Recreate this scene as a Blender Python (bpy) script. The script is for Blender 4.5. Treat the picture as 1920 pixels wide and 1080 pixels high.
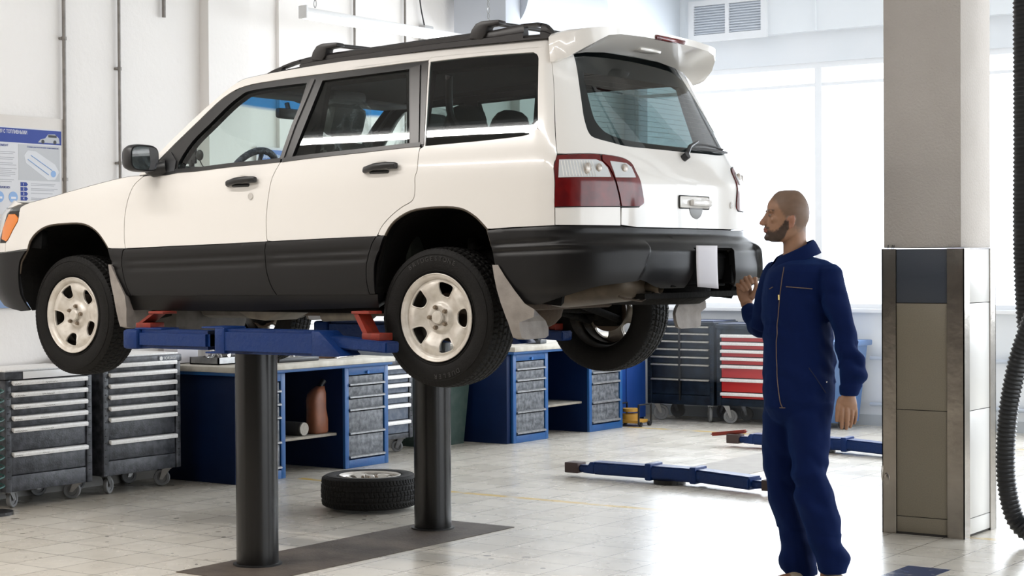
import bpy, bmesh, math, random, bisect
from mathutils import Vector, Matrix, Euler, noise
from mathutils.geometry import delaunay_2d_cdt
for _o in list(bpy.data.objects): bpy.data.objects.remove(_o)
SC = bpy.context.scene
COL = SC.collection
PI = math.pi
random.seed(7)

# ------------------------------------------------------------------ camera, world, light, exposure
cam_d = bpy.data.cameras.new('camera'); cam = bpy.data.objects.new('camera', cam_d); COL.objects.link(cam)
_F = Vector((-0.57708855, 0.81656577, -0.0138)).normalized()
_R = Vector((0.81667508, 0.57706933, -0.00572772)).normalized()
_U = _R.cross(_F).normalized(); _R = _F.cross(_U).normalized()
_m = Matrix((( _R.x, _U.x, -_F.x, 0), (_R.y, _U.y, -_F.y, 0), (_R.z, _U.z, -_F.z, 1.5), (0, 0, 0, 1)))
cam.matrix_world = _m
cam_d.sensor_width = 36; cam_d.lens = 3300.0 / 1920 * 36
cam_d.clip_start = .05; cam_d.clip_end = 200
SC.camera = cam
SC.view_settings.view_transform = 'Standard'; SC.view_settings.look = 'None'
SC.view_settings.exposure = -1.35; SC.view_settings.gamma = 1; SC.view_settings.use_curve_mapping = False
try:
    SC.cycles.use_denoising = True
    SC.cycles.max_bounces = 8; SC.cycles.diffuse_bounces = 4; SC.cycles.glossy_bounces = 4
    SC.cycles.transparent_max_bounces = 16; SC.cycles.transmission_bounces = 6
    SC.cycles.sample_clamp_indirect = 6; SC.cycles.caustics_reflective = False; SC.cycles.caustics_refractive = False
except Exception: pass
W = bpy.data.worlds.new('world'); SC.world = W; W.use_nodes = True
_bg = W.node_tree.nodes['Background']; _bg.inputs[0].default_value = (0.90, 0.95, 1.0, 1); _bg.inputs[1].default_value = 8.0

def area(name, loc, size, power, rot=(0, 0, 0), col=(1, 1, 1), spread=180):
    d = bpy.data.lights.new(name, 'AREA'); d.shape = 'RECTANGLE'; d.size, d.size_y = size; d.energy = power
    d.color = col; d.spread = math.radians(spread)
    o = bpy.data.objects.new(name, d); COL.objects.link(o); o.location = loc; o.rotation_euler = rot
    return o
# daylight entering by the window band of the back wall and by the open gate on the right
area('window_daylight', (-2.0, 14.9, 2.3), (13.5, 2.3), 1350, (PI/2, 0, PI), (.88, .94, 1))
area('gate_daylight', (3.9, 10.0, 2.2), (7, 3.4), 240, (PI/2, 0, PI/2), (.93, .96, 1))
# fluorescent rows of the bay the camera stands in
for _x, _y, _p in ((-7.3, 4.66, 190), (-4.6, 4.66, 60), (-7.6, 2.2, 230), (-4.6, 2.2, 110)):
    area('ceiling_lamp_light', (_x, _y, 4.150), (2.4, .09), _p, (0, 0, 0), (1, .955, .91))

# ------------------------------------------------------------------ materials
MATS = {}
def mat(name, col, rough=.5, metal=0., spec=None, coat=0., bump=0., bscale=60., var=0., vscale=8., vcol=None, emit=None, estr=0., alpha=None, detail=6):
    if name in MATS: return MATS[name]
    m = bpy.data.materials.new(name); m.use_nodes = True; nt = m.node_tree; b = nt.nodes['Principled BSDF']
    b.inputs['Base Color'].default_value = (*col, 1); b.inputs['Roughness'].default_value = rough; b.inputs['Metallic'].default_value = metal
    if spec is not None: b.inputs['Specular IOR Level'].default_value = spec
    if coat: b.inputs['Coat Weight'].default_value = coat; b.inputs['Coat Roughness'].default_value = .06
    if emit: b.inputs['Emission Color'].default_value = (*emit, 1); b.inputs['Emission Strength'].default_value = estr
    tc = nt.nodes.new('ShaderNodeTexCoord')
    if bump:
        n = nt.nodes.new('ShaderNodeTexNoise'); n.inputs['Scale'].default_value = bscale; n.inputs['Detail'].default_value = 4
        nt.links.new(tc.outputs['Object'], n.inputs['Vector'])
        bp = nt.nodes.new('ShaderNodeBump'); bp.inputs['Strength'].default_value = bump; bp.inputs['Distance'].default_value = .01
        nt.links.new(n.outputs['Fac'], bp.inputs['Height']); nt.links.new(bp.outputs['Normal'], b.inputs['Normal'])
    if var:
        n = nt.nodes.new('ShaderNodeTexNoise'); n.inputs['Scale'].default_value = vscale; n.inputs['Detail'].default_value = detail
        nt.links.new(tc.outputs['Object'], n.inputs['Vector'])
        r = nt.nodes.new('ShaderNodeValToRGB'); r.color_ramp.elements[0].position = .38; r.color_ramp.elements[1].position = .68
        vc = vcol or tuple(c * .5 for c in col)
        r.color_ramp.elements[0].color = (*col, 1); r.color_ramp.elements[1].color = (*[c + (v - c) * var for c, v in zip(col, vc)], 1)
        nt.links.new(n.outputs['Fac'], r.inputs['Fac']); nt.links.new(r.outputs['Color'], b.inputs['Base Color'])
    MATS[name] = m; return m
def thin_ior(nt, fr, f0=1.5):
    """a thin pane reflects alike from both sides, so the index is inverted back on its inner face"""
    g = nt.nodes.new('ShaderNodeNewGeometry'); mr = nt.nodes.new('ShaderNodeMapRange'); mr.inputs[3].default_value = f0; mr.inputs[4].default_value = 1 / f0
    nt.links.new(g.outputs['Backfacing'], mr.inputs[0]); nt.links.new(mr.outputs[0], fr.inputs[0])
def glass(name, tint, refl=.9, rough=.01, f0=1.5):
    """thin pane: tinted transparency plus fresnel reflection"""
    m = bpy.data.materials.new(name); m.use_nodes = True; nt = m.node_tree; nt.nodes.clear()
    o = nt.nodes.new('ShaderNodeOutputMaterial'); mx = nt.nodes.new('ShaderNodeMixShader'); t = nt.nodes.new('ShaderNodeBsdfTransparent')
    g = nt.nodes.new('ShaderNodeBsdfGlossy'); fr = nt.nodes.new('ShaderNodeFresnel')
    t.inputs[0].default_value = (*tint, 1); g.inputs[0].default_value = (refl, refl, refl, 1); g.inputs['Roughness'].default_value = rough; fr.inputs[0].default_value = f0
    thin_ior(nt, fr, f0); nt.links.new(fr.outputs[0], mx.inputs[0]); nt.links.new(t.outputs[0], mx.inputs[1]); nt.links.new(g.outputs[0], mx.inputs[2]); nt.links.new(mx.outputs[0], o.inputs[0])
    MATS[name] = m; return m

# ------------------------------------------------------------------ object helpers
def link(name, me, m, parent=None, loc=None, rot=None, smooth=True):
    me.validate()
    o = bpy.data.objects.new(name, me); COL.objects.link(o)
    if m is not None:
        for mm in (m if isinstance(m, (list, tuple)) else [m]): me.materials.append(mm)
    if smooth: me.polygons.foreach_set('use_smooth', [True] * len(me.polygons))
    if parent is not None: o.parent = parent
    if loc: o.location = loc
    if rot: o.rotation_euler = rot
    return o
def mk(name, vs, fs, m, parent=None, smooth=True, loc=None, rot=None, ang=None):
    me = bpy.data.meshes.new(name); me.from_pydata([tuple(v) for v in vs], [], fs); me.update()
    o = link(name, me, m, parent, loc, rot, smooth)
    if ang is not None: me.set_sharp_from_angle(angle=math.radians(ang))
    return o
class MB:
    """collects shapes into one mesh"""
    def __init__(s): s.v = []; s.f = []; s.mi = []; s.cur = 0
    def add(s, vs, fs):
        k = len(s.v); s.v += [tuple(v) for v in vs]; s.f += [tuple(i + k for i in f) for f in fs]; s.mi += [s.cur] * len(fs); return s
    def box(s, x0, x1, y0, y1, z0, z1, bev=0., seg=2, M=None):
        bm = bmesh.new(); bmesh.ops.create_cube(bm, size=1)
        for v in bm.verts: v.co = Vector(((x0 + x1) / 2 + v.co.x * (x1 - x0), (y0 + y1) / 2 + v.co.y * (y1 - y0), (z0 + z1) / 2 + v.co.z * (z1 - z0)))
        if bev: bmesh.ops.bevel(bm, geom=list(bm.edges), offset=bev, segments=seg, profile=.5, affect='EDGES')
        return s.bm(bm, M)
    def bm(s, bm, M=None):
        if M is not None: bmesh.ops.transform(bm, matrix=M, verts=bm.verts)
        bm.verts.index_update(); s.add([v.co[:] for v in bm.verts], [[v.index for v in f.verts] for f in bm.faces]); bm.free(); return s
    def cyl(s, p0, p1, r0, r1=None, n=24, caps=True):
        r1 = r0 if r1 is None else r1; p0 = Vector(p0); p1 = Vector(p1); d = (p1 - p0).normalized()
        a = d.orthogonal().normalized(); b = d.cross(a); k = len(s.v); vs = []
        for p, r in ((p0, r0), (p1, r1)):
            for i in range(n): t = 2 * PI * i / n; vs.append(p + a * math.cos(t) * r + b * math.sin(t) * r)
        fs = [(i, (i + 1) % n, n + (i + 1) % n, n + i) for i in range(n)]
        if caps: fs += [tuple(range(n - 1, -1, -1)), tuple(range(n, 2 * n))]
        return s.add(vs, fs)
    def tube(s, pts, r, n=12, caps=True, closed=False):
        P = [Vector(p) for p in pts]; R = r if isinstance(r, (list, tuple)) else [r] * len(P); vs = []; fs = []
        up = None
        for i, p in enumerate(P):
            if closed: d = (P[(i + 1) % len(P)] - P[i - 1]).normalized()
            else: d = (P[min(i + 1, len(P) - 1)] - P[max(i - 1, 0)]).normalized()
            if up is None: up = d.orthogonal().normalized()
            up = (up - d * up.dot(d)).normalized(); b = d.cross(up)
            for k in range(n): t = 2 * PI * k / n; vs.append(p + (up * math.cos(t) + b * math.sin(t)) * R[i])
        m = len(P)
        for i in range(m if closed else m - 1):
            j = (i + 1) % m
            for k in range(n): fs.append((i * n + k, i * n + (k + 1) % n, j * n + (k + 1) % n, j * n + k))
        if caps and not closed: fs += [tuple(range(n - 1, -1, -1)), tuple(range((m - 1) * n, m * n))]
        return s.add(vs, fs)
    def lathe(s, prof, n=32, M=None, cap=False):
        """prof: (r, h) pairs, axis +z"""
        vs = []; fs = []; m = len(prof)
        for i in range(n):
            t = 2 * PI * i / n
            for r, h in prof: vs.append((r * math.cos(t), r * math.sin(t), h))
        for i in range(n):
            j = (i + 1) % n
            for k in range(m - 1): fs.append((i * m + k, j * m + k, j * m + k + 1, i * m + k + 1))
        if cap: fs += [tuple(i * m for i in range(n - 1, -1, -1)), tuple(i * m + m - 1 for i in range(n))]
        if M is not None: vs = [M @ Vector(v) for v in vs]
        return s.add(vs, fs)
    def prism(s, poly, d0, d1, axis='y', bev=0., M=None):
        """polygon in the plane normal to axis, extruded d0..d1"""
        mp = {'y': lambda a, b, d: (a, d, b), 'x': lambda a, b, d: (d, a, b), 'z': lambda a, b, d: (a, b, d)}[axis]
        bm = bmesh.new(); n = len(poly)
        A = [bm.verts.new(mp(a, b, d0)) for a, b in poly]; B = [bm.verts.new(mp(a, b, d1)) for a, b in poly]
        bm.faces.new(A[::-1]); bm.faces.new(B)
        for i in range(n): bm.faces.new((A[i], A[(i + 1) % n], B[(i + 1) % n], B[i]))
        bmesh.ops.recalc_face_normals(bm, faces=bm.faces)
        if bev: bmesh.ops.bevel(bm, geom=list(bm.edges), offset=bev, segments=2, profile=.5, affect='EDGES')
        return s.bm(bm, M)
    def loft(s, rings, closed_u=True, caps=True):
        n = len(rings[0]); vs = [p for r in rings for p in r]; fs = []
        for i in range(len(rings) - 1):
            for k in range(n if closed_u else n - 1): fs.append((i * n + k, i * n + (k + 1) % n, (i + 1) * n + (k + 1) % n, (i + 1) * n + k))
        if caps and closed_u: fs += [tuple(range(n - 1, -1, -1)), tuple(range((len(rings) - 1) * n, len(rings) * n))]
        return s.add(vs, fs)
    def sphere(s, c, r, M=None, seg=16):
        bm = bmesh.new(); bmesh.ops.create_uvsphere(bm, u_segments=seg, v_segments=max(6, seg // 2), radius=1)
        rr = r if isinstance(r, (list, tuple)) else (r, r, r)
        for v in bm.verts: v.co = Vector((v.co.x * rr[0], v.co.y * rr[1], v.co.z * rr[2]))
        T = Matrix.Translation(c) @ (M if M is not None else Matrix.Identity(4))
        return s.bm(bm, T)
    def build(s, name, m, parent=None, smooth=True, loc=None, rot=None, ang=35):
        me = bpy.data.meshes.new(name); me.from_pydata(s.v, [], s.f); me.update()
        if any(s.mi): me.polygons.foreach_set('material_index', s.mi)
        bm = bmesh.new(); bm.from_mesh(me); bmesh.ops.recalc_face_normals(bm, faces=bm.faces); bm.to_mesh(me); bm.free()
        o = link(name, me, m, parent, loc, rot, smooth)
        if smooth and ang is not None: me.set_sharp_from_angle(angle=math.radians(ang))
        return o
def tag(o, label=None, cat=None, group=None, kind=None):
    if label: o['label'] = label
    if cat: o['category'] = cat
    if group: o['group'] = group
    if kind: o['kind'] = kind
    return o
def empty(name, loc, rz=0, label=None, cat=None, group=None):
    o = bpy.data.objects.new(name, None); COL.objects.link(o); o.location = loc; o.rotation_euler = (0, 0, rz); o.empty_display_size = .1
    return tag(o, label, cat, group)
def struct(o): o['kind'] = 'structure'; return o
def copy_tree(o, parent=None):
    c = o.copy(); COL.objects.link(c)
    if parent is not None: c.parent = parent
    for ch in list(o.children): copy_tree(ch, c)
    return c
def text_mesh(name, s, size, m, parent, loc, rot, depth=.0006, align='LEFT', sx=1.):
    cu = bpy.data.curves.new(name, 'FONT'); cu.body = s; cu.size = size; cu.extrude = depth; cu.align_x = align; cu.resolution_u = 3
    t = bpy.data.objects.new(name + '_tmp', cu); COL.objects.link(t)
    dg = bpy.context.evaluated_depsgraph_get(); me = bpy.data.meshes.new_from_object(t.evaluated_get(dg)); me.name = name
    bpy.data.objects.remove(t); bpy.data.curves.remove(cu)
    for v in me.vertices: v.co.x *= sx
    return link(name, me, m, parent, loc, rot, smooth=False)
def interp(t, x):
    if x <= t[0][0]: return t[0][1]
    for (a, b), (c, d) in zip(t, t[1:]):
        if x <= c: return b + (d - b) * (x - a) / (c - a)
    return t[-1][1]
def bez(pts, n=8, closed=False):
    """catmull-rom resample of points of any dimension"""
    P = [Vector(p) for p in pts]; out = []; N = len(P)
    for i in range(N if closed else N - 1):
        g = (lambda k: P[k % N]) if closed else (lambda k: P[min(max(k, 0), N - 1)])
        p0, p1, p2, p3 = g(i - 1), g(i), g(i + 1), g(i + 2)
        for k in range(n):
            t = k / n; out.append(.5 * (2 * p1 + (p2 - p0) * t + (2 * p0 - 5 * p1 + 4 * p2 - p3) * t * t + (-p0 + 3 * p1 - 3 * p2 + p3) * t ** 3))
    if not closed: out.append(P[-1])
    return out

# ------------------------------------------------------------------ material library
WALLW = mat('plaster_white', (.87, .84, .81), .85, bump=.2, bscale=30, var=.4, vscale=1.3, vcol=(.80, .765, .73))
WALLB = mat('plaster_cool', (.80, .82, .85), .8, bump=.1, bscale=20, var=.6, vscale=2, vcol=(.72, .76, .80))  # paled to paint haze into the back of the hall
CEILM = mat('ceiling_white', (.60, .60, .60), .9)
WHITE = mat('window_frame_white', (.85, .86, .88), .5)
PAINTW = mat('car_paint_white', (.80, .775, .74), .22, coat=.8)
CLAD = mat('cladding_plastic', (.0042, .0039, .0042), .36, spec=.30, bump=.08, bscale=900)
TRIMB = mat('trim_black', (.005, .005, .0055), .5)
FRAMEB = mat('door_frame_black', (.005, .0048, .0048), .34)
DARK = mat('inner_body_dark', (.004, .004, .004), .9, spec=.1)
INTER = mat('interior_fabric', (.02, .021, .022), .85, bump=.3, bscale=300)
RUBBER = mat('tyre_rubber', (.0055, .0050, .0046), .66, spec=.22, bump=.2, bscale=120)
RIMM = mat('rim_painted_steel', (.70, .66, .60), .34, metal=.15, var=.5, vscale=22, vcol=(.42, .36, .29), bump=.1, bscale=60)
CHROME = mat('chrome', (.7, .68, .65), .2, metal=1)
STEEL = mat('worn_steel', (.42, .42, .42), .35, metal=.9, var=.4, vscale=30)
RUST = mat('rusty_underbody', (.055, .036, .022), .75, metal=.2, var=.8, vscale=14, vcol=(.05, .035, .025), bump=.5, bscale=60)
MUFF = mat('muffler_metal', (.11, .085, .06), .55, metal=.4, var=.8, vscale=9, vcol=(.04, .03, .02))
UNDER = mat('underbody_black', (.005, .0045, .004), .8, spec=.15, bump=.4, bscale=40)
MUD = mat('mud_flap_grey', (.30, .27, .245), .7, var=.7, vscale=12, vcol=(.17, .15, .14), bump=.2, bscale=200)
LBLUE = mat('lift_blue_paint', (.002, .024, .125), .42, spec=.3, var=.5, vscale=24, vcol=(.008, .03, .12), bump=.35, bscale=45)
LRED = mat('lift_red_paint', (.26, .022, .009), .55, var=.6, vscale=30, vcol=(.12, .02, .01))
PISTON = mat('piston_chrome_dark', (.004, .0038, .0038), .24, spec=.42, bump=.01, bscale=10)
BBLUE = mat('bench_blue_paint', (.007, .080, .245), .45, var=.35, vscale=14, vcol=(.02, .05, .2), bump=.12, bscale=60)
BDARKBL = mat('bench_dark_blue_paint', (.0010, .011, .050), .55, spec=.2, var=.4, vscale=6, vcol=(.001, .006, .035))
DRAWG = mat('drawer_grey_worn', (.055, .062, .072), .5, var=.9, vscale=26, vcol=(.20, .21, .23), bump=.2, bscale=80)
CABG = mat('cabinet_graphite', (.014, .016, .021), .45, var=.7, vscale=18, vcol=(.10, .105, .12), bump=.2, bscale=90)
CABDK = mat('cabinet_dark_blue_black', (.002, .005, .012), .6, spec=.25, var=.5, vscale=10, vcol=(.02, .04, .07))
CABR = mat('cabinet_red', (.50, .02, .018), .4)
ALU = mat('handle_aluminium', (.93, .92, .90), .45, var=.25, vscale=70, vcol=(.5, .45, .42), detail=10)
WTOP = mat('worktop_beige', (.60, .57, .50), .6, var=.7, vscale=10, vcol=(.36, .33, .27))
BLACKP = mat('black_plastic', (.012, .012, .013), .4)
GREYR = mat('caster_grey_rubber', (.20, .20, .20), .6)
PWHITE = mat('paper_white', (.78, .76, .80), .8)
BLUEP = mat('poster_blue', (.035, .065, .30), .7)
GLASSC = glass('glass_clear', (.80, .86, .84), .9)
GLASSD = glass('glass_tinted', (.20, .25, .24), .8)
GLASSR = glass('glass_rear_tinted', (.40, .48, .50), .9)

def floor_material():
    m = bpy.data.materials.new('floor_tiles'); m.use_nodes = True; nt = m.node_tree; b = nt.nodes['Principled BSDF']; N = nt.nodes.new; L = nt.links.new
    tc = N('ShaderNodeNewGeometry'); sp = N('ShaderNodeSeparateXYZ'); L(tc.outputs['Position'], sp.inputs[0])
    def math_(op, a, b_=None, c=None):
        n = N('ShaderNodeMath'); n.operation = op
        for i, q in enumerate((a, b_, c)):
            if q is None: continue
            if isinstance(q, (int, float)): n.inputs[i].default_value = q
            else: L(q, n.inputs[i])
        return n.outputs[0]
    def mix(f, a, c):
        n = N('ShaderNodeMix'); n.data_type = 'RGBA'
        if isinstance(f, (int, float)): n.inputs[0].default_value = f
        else: L(f, n.inputs[0])
        for i, q in ((6, a), (7, c)):
            if isinstance(q, tuple): n.inputs[i].default_value = (*q, 1)
            else: L(q, n.inputs[i])
        return n.outputs[2]
    def tex(scale, detail=5, dist=0.):
        n = N('ShaderNodeTexNoise'); n.inputs['Scale'].default_value = scale; n.inputs['Detail'].default_value = detail; n.inputs['Distortion'].default_value = dist
        L(tc.outputs['Position'], n.inputs['Vector']); return n.outputs['Fac']
    def step(v, lo, hi):
        n = N('ShaderNodeMapRange'); n.inputs[1].default_value = lo; n.inputs[2].default_value = hi; L(v, n.inputs[0]); return n.outputs[0]
    X, Y = sp.outputs[0], sp.outputs[1]
    gx = math_('MULTIPLY', math_('SUBTRACT', X, .01), 1 / .3); gy = math_('MULTIPLY', math_('SUBTRACT', Y, .09), 1 / .3)
    dx = math_('PINGPONG', gx, .5); dy = math_('PINGPONG', gy, .5)
    # distance to the nearest joint: pingpong of the cell coordinate is 0 on the joint
    jx = math_('LESS_THAN', dx, .0085); jy = math_('LESS_THAN', dy, .0085)
    joint = math_('MAXIMUM', jx, jy)
    cell = N('ShaderNodeCombineXYZ'); L(math_('FLOOR', gx), cell.inputs[0]); L(math_('FLOOR', gy), cell.inputs[1])
    wn = N('ShaderNodeTexWhiteNoise'); L(cell.outputs[0], wn.inputs[0])
    base = mix(math_('MULTIPLY', wn.outputs['Value'], .55), (.72, .675, .595), (.60, .55, .47))
    base = mix(math_('MULTIPLY', step(tex(.9, 6), .45, .75), .38), base, (.46, .42, .36))
    base = mix(math_('MULTIPLY', step(tex(9, 6), .5, .75), .22), base, (.36, .33, .29))
    base = mix(math_('MULTIPLY', joint, .95), base, (.085, .07, .055))
    # oil spots and scuffs in the working bay
    vo = N('ShaderNodeTexVoronoi'); vo.inputs['Scale'].default_value = 6.5; L(tc.outputs['Position'], vo.inputs['Vector'])
    sz = math_('MULTIPLY', math_('SUBTRACT', tex(2.1, 2), .47), .9)
    spot = math_('LESS_THAN', vo.outputs['Distance'], sz)
    inY = math_('MULTIPLY', math_('LESS_THAN', Y, 8.9), 1.0)
    base = mix(math_('MULTIPLY', math_('MULTIPLY', spot, inY), .85), base, (.07, .055, .04))
    vo2 = N('ShaderNodeTexVoronoi'); vo2.inputs['Scale'].default_value = 15; L(tc.outputs['Position'], vo2.inputs['Vector'])
    sz2 = math_('MULTIPLY', math_('SUBTRACT', tex(3.3, 3), .46), .9); base = mix(math_('MULTIPLY', math_('LESS_THAN', vo2.outputs['Distance'], sz2), math_('MULTIPLY', inY, .7)), base, (.10, .08, .06))
    # floor tone darker towards the left wall, along the benches
    base = mix(math_('MULTIPLY', step(X, -8.2, -8.75), .5), base, (.20, .17, .13))
    # yellow bay lines
    def band(v, c, w): return math_('LESS_THAN', math_('ABSOLUTE', math_('SUBTRACT', v, c)), w)
    ym = math_('MULTIPLY', band(Y, 9.22, .035), math_('LESS_THAN', X, 2.0)); ym = math_('MULTIPLY', ym, math_('GREATER_THAN', X, -8.35))
    y2 = math_('MULTIPLY', band(Y, 13.74, .035), math_('GREATER_THAN', X, -8.42)); yy = math_('MAXIMUM', ym, y2)
    wear = step(tex(5, 6), .32, .5)
    base = mix(math_('MULTIPLY', math_('MULTIPLY', yy, wear), .8), base, (.72, .47, .06))
    # one blue tile
    bl = math_('MULTIPLY', band(X, -3.30, .11), band(Y, 8.0, .20))
    base = mix(math_('MULTIPLY', bl, step(tex(14, 5), .2, .4)), base, (.02, .045, .13))
    L(base, b.inputs['Base Color'])
    rg = N('ShaderNodeMapRange'); rg.inputs[3].default_value = .16; rg.inputs[4].default_value = .38; L(tex(3, 5), rg.inputs[0]); L(rg.outputs[0], b.inputs['Roughness'])
    bp = N('ShaderNodeBump'); bp.inputs['Strength'].default_value = .25; bp.inputs['Distance'].default_value = .003
    hh = math_('SUBTRACT', math_('MULTIPLY', tex(7, 3), .6), joint); L(hh, bp.inputs['Height']); L(bp.outputs['Normal'], b.inputs['Normal'])
    return m
FLOORM = floor_material()

# ------------------------------------------------------------------ room shell
XL, YB, XR, YF, ZC = -9.25, 15.05, 4.2, -1.5, 4.35
struct(MB().box(XL - .3, XR + 6, YF, YB + .3, -.12, 0).build('floor', FLOORM, smooth=False))
struct(MB().box(XL - .3, XR + .3, YF, YB + .3, ZC, ZC + .15).build('ceiling', CEILM, smooth=False))
# left wall with its pilasters
w = MB().box(XL - .3, XL, YF, YB + .3, 0, ZC)
for y0, y1, d in ((9.17, 9.60, .09), (5.2, 5.6, .09), (13.1, 13.5, .09), (9.98, 10.10, .03)): w.box(XL, XL + d, y0, y1, 0, ZC)
struct(w.build('wall_left', WALLW, smooth=False))
struct(MB().box(XL, XL + .015, YF, YB, 0, .10).build('baseboard_left', mat('baseboard_grey', (.34, .33, .31), .6), smooth=False))
# back wall: parapet, window band, upper wall
SILL, HEAD = 1.06, 3.36
w = MB().box(XL, XR, YB, YB + .25, 0, SILL).box(XL, XR, YB, YB + .25, HEAD, ZC)
w.box(XL, XL + .12, YB, YB + .25, SILL, HEAD)
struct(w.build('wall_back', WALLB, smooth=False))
struct(MB().box(XL, XR, YB - .012, YB, 0, .10).build('baseboard_back', mat('baseboard_cool', (.50, .53, .56), .6), smooth=False))
struct(MB().box(XL + .12, XR, YB - .10, YB + .02, SILL - .025, SILL + .01, .004).build('trim_1', WHITE))
PANE = glass('window_pane_glass', (.97, .98, 1.0), .9)
k = 1; x = XL + .12
while x < XR - .1:
    x1 = min(x + 1.985, XR); f = MB(); fw = .035
    f.box(x, x1, YB + .02, YB + .09, SILL, SILL + .05).box(x, x1, YB + .02, YB + .09, HEAD - .05, HEAD).box(x, x + fw, YB + .02, YB + .09, SILL + .05, HEAD - .05).box(x1 - fw, x1, YB + .02, YB + .09, SILL + .05, HEAD - .05).box(x + fw, x1 - fw, YB + .03, YB + .08, 3.14, 3.17)
    o = f.build('window_%d' % k, WHITE, smooth=False); struct(o)
    MB().box(x + fw, x1 - fw, YB + .052, YB + .058, SILL + .05, HEAD - .05).build('window_pane', PANE, o, smooth=False)
    k += 1; x = x1
# right side: gate opening between two piers (daylight comes in here)
w = MB().box(XR, XR + .25, YF, 3.2, 0, ZC).box(XR, XR + .25, 13.8, YB + .25, 0, ZC).box(XR, XR + .25, 3.2, 13.8, 3.9, ZC)
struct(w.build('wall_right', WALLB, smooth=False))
struct(MB().box(XL, XR, YF - .25, YF, 0, ZC).build('wall_front', mat('wall_unseen_dark', (.10, .09, .085), .8), smooth=False))  # unseen wall behind the camera, coloured dark to darken reflections
# boxed lintel over the windows with its ledge, coloured pale to paint in haze
struct(MB().box(XL, XR, YB - .10, YB, 3.64, 4.16).box(XL, XR, YB - .13, YB - .10, 4.08, 4.16).box(-7.12, -7.10, YB - .115, YB - .10, 3.64, 4.10).build('trim_2', mat('lintel_haze_pale', (.84, .87, .90), .7, var=.3, vscale=3, vcol=(.79, .83, .87)), smooth=False))

# ------------------------------------------------------------------ fittings on walls and ceiling
GALV = mat('galvanised_pipe', (.26, .24, .22), .5, metal=.4, var=.5, vscale=18, vcol=(.12, .11, .10))
def conduit(y, z0, z1, clips, label, r=.012):
    t = empty('wall_conduit', (XL, y, z0), 0, label, 'pipe', 'conduits on the left wall')
    MB().cyl((.03, 0, 0), (.03, 0, z1 - z0), r, n=12).build('pipe', GALV, t)
    for zc in clips:
        c = MB().box(.0, .03, -.022, .022, zc - z0 - .008, zc - z0 + .008, .002).cyl((.03, 0, zc - z0 - .011), (.03, 0, zc - z0 + .011), r + .005, n=12)
        c.build('clip', GALV, t)
    return t
conduit(7.885, 1.30, ZC, (3.02, 2.08, 1.6), 'grey steel conduit running down the left wall beside the framed poster', .013)
conduit(8.37, 1.20, ZC, (2.86, 2.21, 1.6), 'grey steel conduit on the left wall, right of the poster, above the car bonnet', .011)
conduit(8.79, 3.26, ZC, (3.5,), 'short capped pipe stub coming down high on the left wall', .014)
conduit(10.87, 1.4, ZC, (3.0, 3.7), 'thin pale conduit on the left wall behind the hanging strip lamp', .010)
conduit(11.52, 1.4, ZC, (3.0, 3.75), 'thin conduit on the left wall beside the socket box, above the car roof', .010)
t = empty('junction_box', (XL, 11.80, 3.36), 0, 'small grey electrical box with a dangling wire high on the left wall', 'electrical box')
MB().box(0, .07, -.06, .06, 0, .16, .008).build('box', mat('box_grey', (.5, .5, .5), .5), t)
MB().tube(bez([(.04, -.03, .16), (.05, -.10, .35), (.05, -.14, .7), (.04, -.12, .99)], 6), .006, 8).build('cable', BLACKP, t)
MB().tube(bez([(.04, .0, .0), (.06, .05, -.14), (.05, .12, -.22), (.05, .20, -.36)], 6), .004, 8).build('loose_wire', BLACKP, t)

# hanging strip lamp over the benches
TUBE = mat("lamp_tube_glow", (1, 1, 1), .4, emit=(1, .98, .95), estr=12)
LAMPB = mat('lamp_body_white', (.82, .82, .82), .4)
def strip_lamp(x, y, z, ln, label, drop, group=None, rz=0):
    t = empty('strip_lamp', (x, y, z), rz, label, 'lamp', group)
    MB().box(-.03, .03, 0, ln, .01, .045, .006).box(-.04, .04, -.02, .0, -.035, .06, .006).box(-.04, .04, ln, ln + .02, -.035, .06, .006).build('lamp_body', LAMPB, t)
    MB().cyl((0, .0, -.018), (0, ln, -.018), .022, n=16).build('tube', TUBE, t)
    for yy in (.12, ln - .12):
        c = MB()
        if drop > .3:
            n = int(drop / .05)
            for i in range(n):
                a = i * .05
                c.tube([(0, yy + .012 * math.cos(q) * (i % 2), .055 + a + .03 + .028 * math.sin(q)) if i % 2 else (.012 * math.cos(q), yy, .055 + a + .03 + .028 * math.sin(q)) for q in [2 * PI * j / 10 for j in range(10)]], .003, 5, closed=True)
        else: c.cyl((0, yy, .05), (0, yy, .055 + drop), .006, n=8)
        c.build('chain' if drop > .3 else 'hanger', STEEL, t)
    return t
strip_lamp(-8.62, 9.60, 3.325, 2.4, 'white fluorescent strip lamp hanging on chains before the left wall', .97)
for _x, _y, _l in ((-8.5, 4.66, 'ceiling strip lamp mirrored in the rear side windows, nearest the left wall'), (-5.8, 4.66, 'ceiling strip lamp above the car, second from the left wall'), (-8.8, 2.2, 'ceiling strip lamp of the camera bay beside the left wall'), (-5.8, 2.2, 'ceiling strip lamp of the camera bay, farther from the left wall')):
    strip_lamp(_x, _y, 4.20, 2.4, _l, .09, 'ceiling strip lamps of the near bay', -PI / 2)

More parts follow.
